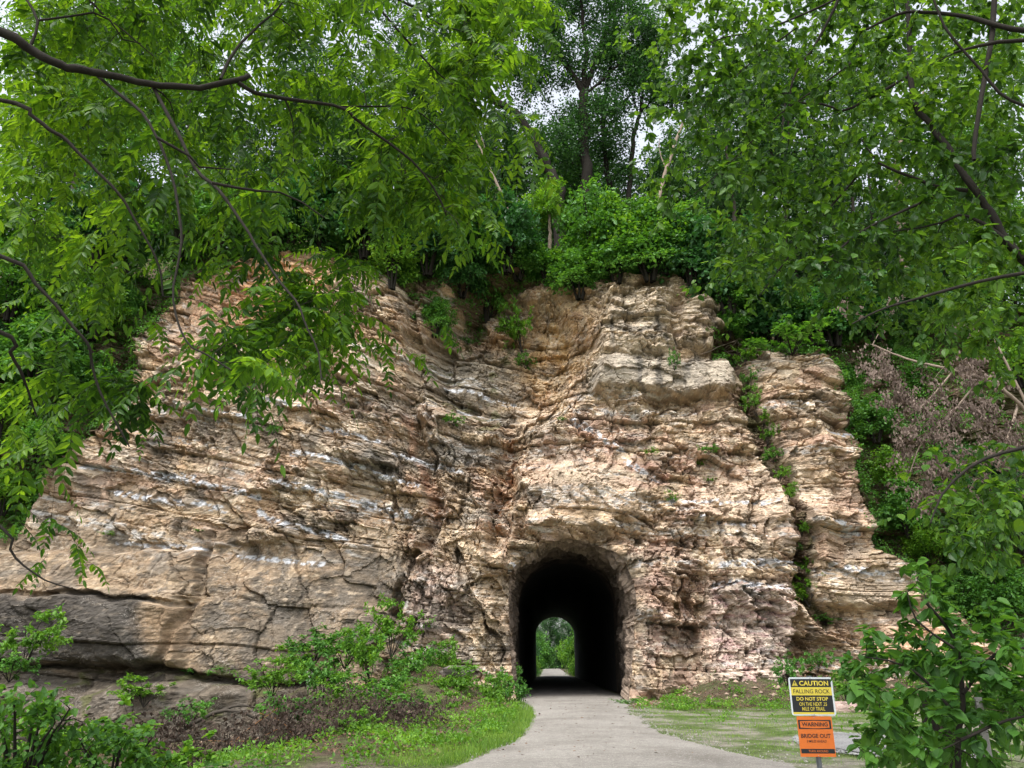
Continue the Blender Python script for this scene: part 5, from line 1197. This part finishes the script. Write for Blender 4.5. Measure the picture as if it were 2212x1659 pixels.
# ---- ground cover and loose stuff
def stuff(name, V, F, mat):
    o = link(name, mk_mesh(name, V, F, mat)); tag(o, kind='stuff'); return o
def undergrowth():
    rng = np.random.default_rng(81); P = GRID['P']; sd = GRID['sd']; gl = GRID['gl']
    soil = (sd < 4) & (P[..., 0] > -27) & (P[..., 0] < 28); k = np.flatnonzero(soil.ravel())
    PX = P.reshape(-1, 3)[k]; w = np.where(np.abs(PX[:, 0]) < 19.5, 1, 6.0); c = PX[rng.choice(k.size, 4600, p=w / w.sum())]
    # and on the hill top behind the rim
    H = HILL.reshape(-1, 3); m = (np.abs(H[:, 0]) < 30) & (H[:, 1] < 62); H = H[m]
    c2 = H[rng.integers(0, len(H), 2600)] + rng.normal(size=(2600, 3)) * [.4, .4, 0]
    c3 = GRID['P'][-14:].reshape(-1, 3); c3 = c3[(np.abs(c3[:, 0]) < 21)]; c3 = c3[rng.integers(0, len(c3), 900)] + [0, -.1, 0]
    c = np.concatenate([c, c2, c3]); n = len(c)
    q = 34; r_ = 0.22 + .25 * rng.random(n); d = norm(rng.normal(size=(n, q, 3))); d[..., 2] = np.abs(d[..., 2])
    d[..., 1] = -np.abs(d[..., 1]) * .8 
    L = (c[:, None] + d * r_[:, None, None]).reshape(-1, 3)
    A = rng.normal(size=(len(L), 3)) * .6 + d.reshape(-1, 3) * .6 + [0, -.2, -.2]
    V, F = leaf_geo(L, A, d.reshape(-1, 3) + [0, 0, .8] + rng.normal(size=(len(L), 3)) * .4, .095 * (1 + .3 * rng.normal(size=len(L))).clip(.4, 1.7), T_S)
    stuff('undergrowth', V, [F], M['bush'])
undergrowth()
def on_verge(n, rng, fn):
    """n ground points with density fn(px,py)"""
    out = []
    while sum(map(len, out)) < n:
        x = rng.uniform(-14, 16, n * 3); y = rng.uniform(13, 34.5, n * 3); z = ground_z(x, y)
        P = np.stack([x, y, z], -1); px, py = proj(P); w = fn(px, py, x, y)
        out.append(P[(rng.random(len(x)) < w)])
    return np.concatenate(out)[:n]
def grass():
    rng = np.random.default_rng(82)
    def f(px, py, x, y):
        dl = tl_x(y) - x; dr = x - tr_x(y)
        nz = sst(fbm(x * .7, y * .7, 3, 800), -.15, .2)
        left = (dl > -0.08) * (1 - sst(dl + .6 * nz, .9, 1.7)) * (y < 27) + .5 * (dl > -.05) * np.exp(-np.clip(dl, 0, 9) / .5)
        right = (dr > -0.15) * (0.10 + .6 * nz) * (dr < 7) * (0.25 + .75 * sst(dr, -.2, 1.5))
        return np.clip(left + right, 0, 1)
    P = on_verge(42000, rng, f); dl = tl_x(P[:, 1]) - P[:, 0]
    A = rng.normal(size=(len(P), 3)) * .45 + [0, 0, 1]
    S = np.where(dl > 0, .12, .055) * (.5 + rng.random(len(P)))
    V, F = leaf_geo(P, A, rng.normal(size=(len(P), 3)), S, T_G)
    stuff('grass', V, [F], M['grass'])
    # broad leaved weeds in patches
    def f2(px, py, x, y):
        dl = tl_x(y) - x; dr = x - tr_x(y); nz = sst(fbm(x * .9, y * .9, 3, 801), 0.0, .25)
        return np.clip(((dl > .5) * (dl < 9) * (y > 12.5) + (dr > .3) * (y > 26.5) * .6 + (dr > .8) * .05) * nz, 0, 1)
    C = on_verge(2300, rng, f2); q = 22; n = len(C); d = norm(rng.normal(size=(n, q, 3))); d[..., 2] = np.abs(d[..., 2]) * 1.2
    L = (C[:, None] + d * (0.07 + .15 * rng.random((n, 1, 1)))).reshape(-1, 3)
    V, F = leaf_geo(L, d.reshape(-1, 3) * .5 + rng.normal(size=(len(L), 3)) * .5, np.array([0, 0, 1.0]) + rng.normal(size=(len(L), 3)) * .4, .065 * (1 + .3 * rng.normal(size=len(L))).clip(.4, 1.6), T_S)
    stuff('weeds', V, [F], M['bright'])
    def f3(px, py, x, y):
        dl = tl_x(y) - x; dr = x - tr_x(y); nz = sst(fbm(x * .6, y * .6, 3, 802), -.1, .2)
        return np.clip((dl > .6) * (y > 14) * .9 * (.3 + .7 * nz) + (dr > .2) * (y > 27.5) * nz + (dr > 0) * (y > 29) * .4 , 0, 1)
    P = on_verge(20000, rng, f3); P[:, 2] += .02 + .03 * rng.random(len(P))
    V, F = leaf_geo(P, rng.normal(size=(len(P), 3)) * [1, 1, .3], np.array([0, 0, 1.0]) + rng.normal(size=(len(P), 3)) * .5, .07 * (.6 + .8 * rng.random(len(P))), T_S)
    stuff('leaf_litter', V, [F], M['litter'])
    # scattered debris on the path
    x = rng.uniform(-3, 6, 700); y = rng.uniform(13.5, 36, 700); k = (x > tl_x(y)) & (x < tr_x(y)); P = np.stack([x, y, np.full(700, .075)], -1)[k]
    V, F = leaf_geo(P, rng.normal(size=(len(P), 3)) * [1, 1, .05], np.array([0, 0, 1.0]) + rng.normal(size=(len(P), 3)) * .2, .05 * (.4 + rng.random(len(P)) ** 2 * 1.6), T_S)
    stuff('path_debris', V, [F], M['litter'])
grass()
def stones():
    """loose stones: gravel patch, path edge and the rubble under the face"""
    rng = np.random.default_rng(83)
    o8 = np.array([(1, 0, 0), (-1, 0, 0), (0, 1, 0), (0, -1, 0), (0, 0, 1), (0, 0, -1)], float)
    f8 = np.array([(0, 2, 4), (2, 1, 4), (1, 3, 4), (3, 0, 4), (2, 0, 5), (1, 2, 5), (3, 1, 5), (0, 3, 5)])
    def mk(P, s):
        n = len(P); V = o8[None] * (s[:, None, None] * (0.6 + .6 * rng.random((n, 6, 1)))) * np.array([1.2, 1, .7]) + rng.normal(size=(n, 6, 3)) * .12 * s[:, None, None]
        an = rng.random(n) * 6.28; c, q = np.cos(an)[:, None], np.sin(an)[:, None]
        V = np.stack([V[..., 0] * c - V[..., 1] * q, V[..., 0] * q + V[..., 1] * c, V[..., 2]], -1) + P[:, None]
        return V.reshape(-1, 3), (f8[None] + (np.arange(n) * 6)[:, None, None]).reshape(-1, 3)
    c = on_ground(1915, 1612); an = rng.random(5200) * 6.28; rr = np.sqrt(rng.random(5200)) * 1.06
    P = np.stack([c[0] + 1.45 * rr * np.cos(an), c[1] + 2.3 * rr * np.sin(an), np.full(5200, .075)], -1); P[:, 2] += ground_z(P[:, 0], P[:, 1]) - .05 * rr
    V, F = mk(P, .016 + .02 * rng.random(5200)); stuff('gravel', V, [F], plain('grey_gravel_stone', (.22, .22, .215), .85, .2, 0, .35, 2))
    def fe(px, py, x, y):
        dl = np.abs(tl_x(y) - x); dr = np.abs(x - tr_x(y)); return np.clip(np.exp(-dl / .25) * .3 + np.exp(-dr / .4) * .5 + (x - tr_x(y) > 0) * .006, 0, 1)
    P = on_verge(2600, rng, fe); P[:, 2] += .01; V, F = mk(P, .008 + .018 * rng.random(len(P)) ** 2)
    stuff('path_gravel', V, [F], plain('pale_limestone_chip', (.30, .285, .26), .85, .2, 0, .3, 2))
    def ff(px, py, x, y):
        return np.clip((y > 29.5) * .5 * ((x > tr_x(y) + .2) | (x < tl_x(y) - .2)) , 0, 1)
    P = on_verge(700, rng, ff); V, F = mk(P, .03 + .13 * rng.random(len(P)) ** 3); stuff('rubble', V, [F], plain('tan_rubble', (.30, .22, .17), .9, .2, 0, .4, 2))
stones()
def fallen_rock(px, py, Y, s, lab, col, seed):
    rng = np.random.default_rng(seed); n = 16; V = []; m = 10
    for i in range(m + 1):
        th = math.pi * i / m
        for j in range(n):
            ph = j / n * 2 * math.pi; d = np.array([math.sin(th) * math.cos(ph), math.sin(th) * math.sin(ph), math.cos(th)])
            r = 1 / max(abs(d[0]) * .75, abs(d[1]) * .9, abs(d[2]) * 1.25, abs(d @ [.6, .5, .55]), abs(d @ [-.55, .4, .6])) * .8
            r *= 1 + .12 * perlin(d[0] * 2.5 + seed, d[2] * 2.5 + d[1] * 2, seed); V.append(d * r * s * [1.3, .9, .75])
    idx = np.arange((m + 1) * n).reshape(m + 1, n); a, b = idx[:-1], idx[1:]
    F = np.stack([a, b, np.roll(b, -1, 1), np.roll(a, -1, 1)], -1).reshape(-1, 4)
    p = at(px, py, Y); o = link('boulder', mk_mesh('boulder', V, [F], M['rock'], False, np.tile(np.array(col), (len(V), 1))), None, (p[0], p[1], max(float(ground_z(p[0], p[1])) + s * .3, p[2])))
    o.rotation_euler = (0, 0, seed); tag(o, lab, 'boulder', 'boulders fallen at the cliff foot')
fallen_rock(1822, 1535, 26.5, .34, 'pinkish fallen boulder just right of the signs', (.40, .30, .27), 3)
fallen_rock(1868, 1522, 27.5, .22, 'small pale boulder behind the pinkish one', (.42, .37, .33), 5)
fallen_rock(985, 1520, 29.5, .42, 'dark upright boulder left of the portal foot', (.17, .15, .14), 7)
# white flowers
def flowers(spots, lab, seed, Yf=None):
    rng = np.random.default_rng(seed); g = Geo(); st = []; V0 = None
    for px, py, n, r in spots:
        c = surf(px, py); c[1] -= .5 if Yf is None else 0
        if Yf: c = at(px, py, Yf)
        if V0 is None: V0 = c.copy()
        P = c + rng.normal(size=(n, 3)) * r; g.add(*leaf_geo(P, rng.normal(size=(n, 3)), rng.normal(size=(n, 3)) + [0, -1, .5], np.full(n, .07), T_S))
        st += [np.array([c + [0, .1, -.5], (c + p) / 2 + [0, 0, -.1], p]) for p in P[:6]]
    w = Geo(); w.add(*tubes(np.array(st), np.full((len(st), 3), .005), 3)); b = V0; g.V = [v - b for v in g.V]; w.V = [v - b for v in w.V]
    o = empty('wildflowers', tuple(b)); link('blossoms', g.mesh('blossoms', M['flower']), o); link('stems', w.mesh('stems', M['bush']), o); tag(o, lab, 'wildflowers', 'white wildflowers')
flowers([(668, 1447, 16, .08), (672, 1460, 12, .06), (666, 1475, 8, .07)], 'white wildflowers in the weeds at the left end of the bank', 91, 29.3)
flowers([(895, 1430, 30, .16)], 'white wildflowers between the tall light shrub and the portal', 92, 29.8)
flowers([(1777, 745, 14, .12), (1790, 757, 10, .10), (1810, 765, 10, .1)], 'white wildflowers right of the pillar top', 93)
# exposed roots between boulders and pillar
def roots():
    rng = np.random.default_rng(94); P = []; b = surf(1600, 740)
    for k in range(16):
        p0 = surf(1600 + rng.normal() * 20, 715 + rng.random() * 15); p0[1] -= .15; q = []
        for m in range(6):
            t = m / 5; e = surf(1600 - t * (90 if k % 3 == 0 else 30 * rng.normal()), 725 + t * (35 + 25 * rng.random()) if k % 3 else 735 + 35 * t); q.append(e - [0, .25 + .1 * rng.random(), 0])
        P.append(resample(np.array(q), 14) - b)
    g = Geo(); g.add(*tubes(np.array(P), np.linspace(.035, .012, 14)[None].repeat(16, 0), 5)); o = link('exposed_roots', g.mesh('exposed_roots', M['barkpale'], True), None, tuple(b))
    tag(o, 'tangle of bare roots hanging over the soil between the boulders and the pillar', 'roots')
roots()

# ---- beyond the far end of the tunnel
def beyond():
    cx = (fl + fr) / 2
    ax = lambda y: cx + 0.043 * (y - YF)
    far = [('a', -2.7, 99.3, 1.6, 1.0, 'low green bush left of the far tunnel mouth'), ('c', 2.75, 99.3, 2.0, 1.0, 'low bright bush right of the far tunnel mouth'), ('c', 3.0, 102.5, 2.6, 2.0, 'tall bright bush right of the far path, just past the tunnel'),
           ('a', 3.1, 107, 2.2, 1.6, 'second tall bright bush right of the far path'), ('a', 3.2, 104, 3.0, 2.4, 'leafy shrub reaching above the bright ones right of the far path'), ('c', -3.0, 108, 2.4, 1.0, 'bright low bush left of the far path'), ('c', -3.0, 116, 1.8, 1.1, 'bright bush further along, left of the far path'),
           ('c', 3.1, 120, 1.8, 1.1, 'bright bush further along, right of the far path'), ('b', -5.0, 146, 4, 1.8, 'light bushes closing the far view on the left'), ('b', 5.0, 146, 4, 1.9, 'green bush closing the far view on the right'), ('a', -2.6, 176, 6, 1.2, 'light bush at the end of the far path'),
           ('c', 3.6, 166, 5, 1.3, 'bright leafy bush in the middle of the far view')]
    for k, x, y, s_, q, lab in far:
        o = copy_tree(BP[k]); o.name = 'bush'; o.location = (ax(y) + x, y, -.45); o.scale = (s_, s_, s_ * q); o.rotation_euler = (0, 0, x + y); tag(o, lab, 'bush', 'bushes beyond the far tunnel mouth')
    for k, (x, y) in enumerate(((-7.5, 104), (8, 108), (-7, 116), (8, 120), (-7, 132), (7.5, 136), (0, 185), (-7, 150), (7, 154), (-4, 195), (4, 192), (-10, 175), (10, 178))):
        o = copy_tree(fp[k % 3]); o.location = (ax(y) + x, y, -4.5); o.scale = (.85, .85, .8); o.rotation_euler = (0, 0, k * 2.2)
        tag(o, 'dark tree lining the path beyond the far tunnel mouth', 'tree', 'trees beyond the far tunnel mouth')
beyond()

# ------------------------------------------------------------------ the sign
def ascii_text(txt, w, h, mat, bold=0.0, shear=0.0, parent=None, name='lettering', centre=(0, 0), y=-.004):
    cu = bpy.data.curves.new('t', 'FONT'); cu.body = txt; cu.size = 1; cu.offset = bold; cu.shear = shear; cu.resolution_u = 4; cu.fill_mode = 'BOTH'
    ob = bpy.data.objects.new('t', cu); COL.objects.link(ob)
    dg = bpy.context.evaluated_depsgraph_get(); dg.update(); me = bpy.data.meshes.new_from_object(ob.evaluated_get(dg)); bpy.data.objects.remove(ob)
    n = len(me.vertices); co = np.zeros(n * 3); me.vertices.foreach_get('co', co); co = co.reshape(-1, 3)
    lo, hi = co.min(0), co.max(0); x = (co[:, 0] - (lo[0] + hi[0]) / 2) / (hi[0] - lo[0]) * w + centre[0]; z = (co[:, 1] - (lo[1] + hi[1]) / 2) / (hi[1] - lo[1]) * h + centre[1]
    me.vertices.foreach_set('co', np.stack([x, np.full(n, y), z], -1).ravel()); me.materials.clear(); me.materials.append(mat); me.name = name
    me.update(); return link(name, me, parent)
def rrect(w, h, r, y0, y1, n=6):
    pts = []
    for cx, cz, a0 in ((w / 2 - r, h / 2 - r, 0), (-w / 2 + r, h / 2 - r, 90), (-w / 2 + r, -h / 2 + r, 180), (w / 2 - r, -h / 2 + r, 270)):
        for k in range(n + 1): a = math.radians(a0 + 90 * k / n); pts.append((cx + r * math.cos(a), cz + r * math.sin(a)))
    N = len(pts); V = [(x, y0, z) for x, z in pts] + [(x, y1, z) for x, z in pts]
    i = np.arange(N); return np.array(V), [np.array([np.arange(N)]), np.array([np.arange(N)[::-1] + N]), np.stack([i, i + N, (i + 1) % N + N, (i + 1) % N], -1)]
def quad(x0, z0, x1, z1, y): return np.array([(x0, y, z0), (x1, y, z0), (x1, y, z1), (x0, y, z1)]), [np.array([(0, 1, 2, 3)])]
def sign():
    Y = 11.2
    white = plain('sign_border', (.62, .66, .68), .4, .5, 0, .04); black = plain('sign_black', (.012, .013, .015), .35, .5, 0, .05); yel = plain('sign_yellow', (.66, .53, .06), .4, .5, 0, .05)
    org = plain('sign_orange', (.62, .15, .022), .45, .4, 0, .08); steel = plain('galvanised_post', (.15, .16, .17), .45, .5, .6, .3, 40)
    c1 = at(1754.5, 1504, Y); c2 = at(1763.5, 1591, Y); foot = on_ground(1780, 1700); fx = (c1[0] + c2[0]) / 2 + .01
    root = empty('trail_sign', (fx, Y + .02, 0))
    zt = at(1753, 1460, Y)[2]
    g = Geo()
    prof = [(-.034, .018), (-.026, .018), (-.014, -.008), (.014, -.008), (.026, .018), (.034, .018), (.034, .022), (.022, .022), (.011, -.003), (-.011, -.003), (-.022, .022), (-.034, .022)]
    n = len(prof); V = [(a, b + .012, z) for z in (-.4, zt) for a, b in prof]; i = np.arange(n)
    g.add(V, [np.stack([i, (i + 1) % n, (i + 1) % n + n, i + n], -1)])
    for a, b in ((0, 11), (1, 10), (2, 9), (3, 8), (4, 7)):
        pass
    g.add([(p[0], p[1] + .012, zt) for p in prof], [np.array([(0, 1, 10, 11), (1, 2, 9, 10), (2, 3, 8, 9), (3, 4, 7, 8), (4, 5, 6, 7)])])
    link('post', g.mesh('post', steel), root)
    k = Y / (CP - ((H0 / 2 - 1504) / FPX) * SP) / FPX
    w, h = 93.5 * k, 77 * k * 1.0
    def panel(nm, label, cpt, mat, w, h, r, yaw):
        V, F = rrect(w, h, r, -.002, .002); ge = Geo(); ge.add(V, F)
        o = link(nm, ge.mesh(nm, mat), root, (cpt[0] - fx, -.012, cpt[2])); o['label'] = label; o.rotation_euler = (0, 0, yaw); return o
    p1 = panel('caution_panel', 'black and yellow falling rock panel with a white rim', c1, white, w, h, .03, -.05)
    u = w / 810.0; X = lambda x: (x - 638) * u; Z = lambda z: (438 - z) * (h / 613.0)      # measured on the enlarged sign
    g = Geo()
    g.add(*quad(X(262) , Z(292), X(1010), Z(160), -.0035)); link('black_field', g.mesh('black_field', black), p1); g = Geo(); g.add(*quad(X(262), Z(692), X(1010), Z(424), -.0035))
    link('black_field', g.mesh('black_field', black), p1)
    g = Geo(); g.add(*quad(X(262), Z(424) + .0005, X(1010), Z(292) - .0005, -.0035)); link('yellow_band', g.mesh('yellow_band', yel), p1); g = Geo(); g.add(*quad(X(262), Z(724), X(1010), Z(692) - .0005, -.0035)); link('yellow_band', g.mesh('yellow_band', yel), p1)
    T = lambda t, x0, x1, z0, z1, m, b, par, sh=0., y=-.0055: ascii_text(t, X(x1) - X(x0), Z(z0) - Z(z1), m, b, sh, par, 'lettering', ((X(x0) + X(x1)) / 2, (Z(z0) + Z(z1)) / 2), y)
    T('CAUTION', 425, 962, 190, 268, yel, .028, p1); T('FALLING ROCK', 302, 972, 326, 392, black, .006, p1); T('DO NOT STOP', 345, 925, 450, 508, yel, .024, p1)
    T('ON THE NEXT .25', 388, 892, 534, 592, yel, .004, p1); T('MILE OF TRAIL', 432, 850, 610, 668, yel, .004, p1)
    g = Geo(); g.add(np.array([(X(285), -.0055, Z(274)), (X(398), -.0055, Z(274)), (X(341), -.0055, Z(178))]), [np.array([(0, 1, 2)])])
    link('warning_triangle', g.mesh('warning_triangle', yel), p1)
    g = Geo(); g.add(np.array([(X(341) - 9 * u, -.0062, Z(212)), (X(341) + 9 * u, -.0062, Z(212)), (X(341) + 4 * u, -.0062, Z(246)), (X(341) - 4 * u, -.0062, Z(246))]), [np.array([(0, 3, 2, 1)])]); g.add(*quad(X(341) - 6 * u, Z(264), X(341) + 6 * u, Z(253), -.0062))
    link('exclamation_mark', g.mesh('exclamation_mark', black), p1); g = Geo()
    t1 = [(X(303), Z(266)), (X(379), Z(266)), (X(341), Z(200))]; t0 = [(X(297), Z(269)), (X(385), Z(269)), (X(341), Z(192))]
    V = np.array([(a, -.0062, b) for a, b in t0 + t1]); g.add(V, [np.array([(0, 1, 4, 3), (1, 2, 5, 4), (2, 0, 3, 5)])])
    link('triangle_outline', g.mesh('triangle_outline', black), p1)
    w2, h2 = 73.5 * k, 79 * k * 1.0
    p2 = panel('warning_panel', 'orange bridge out panel', c2, org, w2, h2, .004, -.05)
    u = w2 / 578.0; X = lambda x: (x - 712) * u; Z = lambda z: (1127 - z) * (h2 / 627.0)
    T = lambda t, x0, x1, z0, z1, m, b, par, sh=0., y=-.0055: ascii_text(t, X(x1) - X(x0), Z(z0) - Z(z1), m, b, sh, par, 'lettering', ((X(x0) + X(x1)) / 2, (Z(z0) + Z(z1)) / 2), y)
    g = Geo()   # black frame with a lozenge opening
    o4 = [(440, 870), (980, 870), (980, 1010), (440, 1010)]; i6 = [(468, 890), (712, 880), (950, 890), (950, 990), (712, 1001), (468, 990)]
    o6 = [(440, 870), (712, 868), (980, 870), (980, 1010), (712, 1012), (440, 1010)]
    V = np.array([(X(a), -.0035, Z(b)) for a, b in o6 + i6]); i = np.arange(6); g.add(V, [np.stack([i, i + 6, (i + 1) % 6 + 6, (i + 1) % 6], -1)])
    link('black_frame', g.mesh('black_frame', black), p2); g = Geo(); g.add(*quad(X(440), Z(1388), X(990), Z(1318), -.0035)); link('black_band', g.mesh('black_band', black), p2)
    T('WARNING', 495, 925, 905, 970, black, .02, p2); T('BRIDGE OUT', 462, 950, 1085, 1150, black, .016, p2); T('3 MILES AHEAD', 548, 872, 1180, 1220, black, .004, p2, .3); T('TURN AROUND', 560, 880, 1335, 1370, org, .002, p2)
    bolt = plain('bolt_steel', (.3, .3, .3), .3, .5, .8)
    for par, zz in ((p1, h / 2 - .012), (p1, -h / 2 + .016), (p2, h2 / 2 - .014), (p2, -h2 / 2 + .014)):
        V, F = tubes(np.array([[(0, -.003, zz), (0, -.006, zz), (0, -.009, zz)]]), np.array([[.007, .007, .003]]), 8); g = Geo(); g.add(V, F); link('bolt', g.mesh('bolt', bolt), par)
    tag(root, 'metal post carrying a falling rock caution sign above an orange bridge out sign', 'sign')
sign()
for o in list(BP.values()):
    if o.location.length < 1e-6: 
        for c in list(o.children): bpy.data.objects.remove(c)
        bpy.data.objects.remove(o)
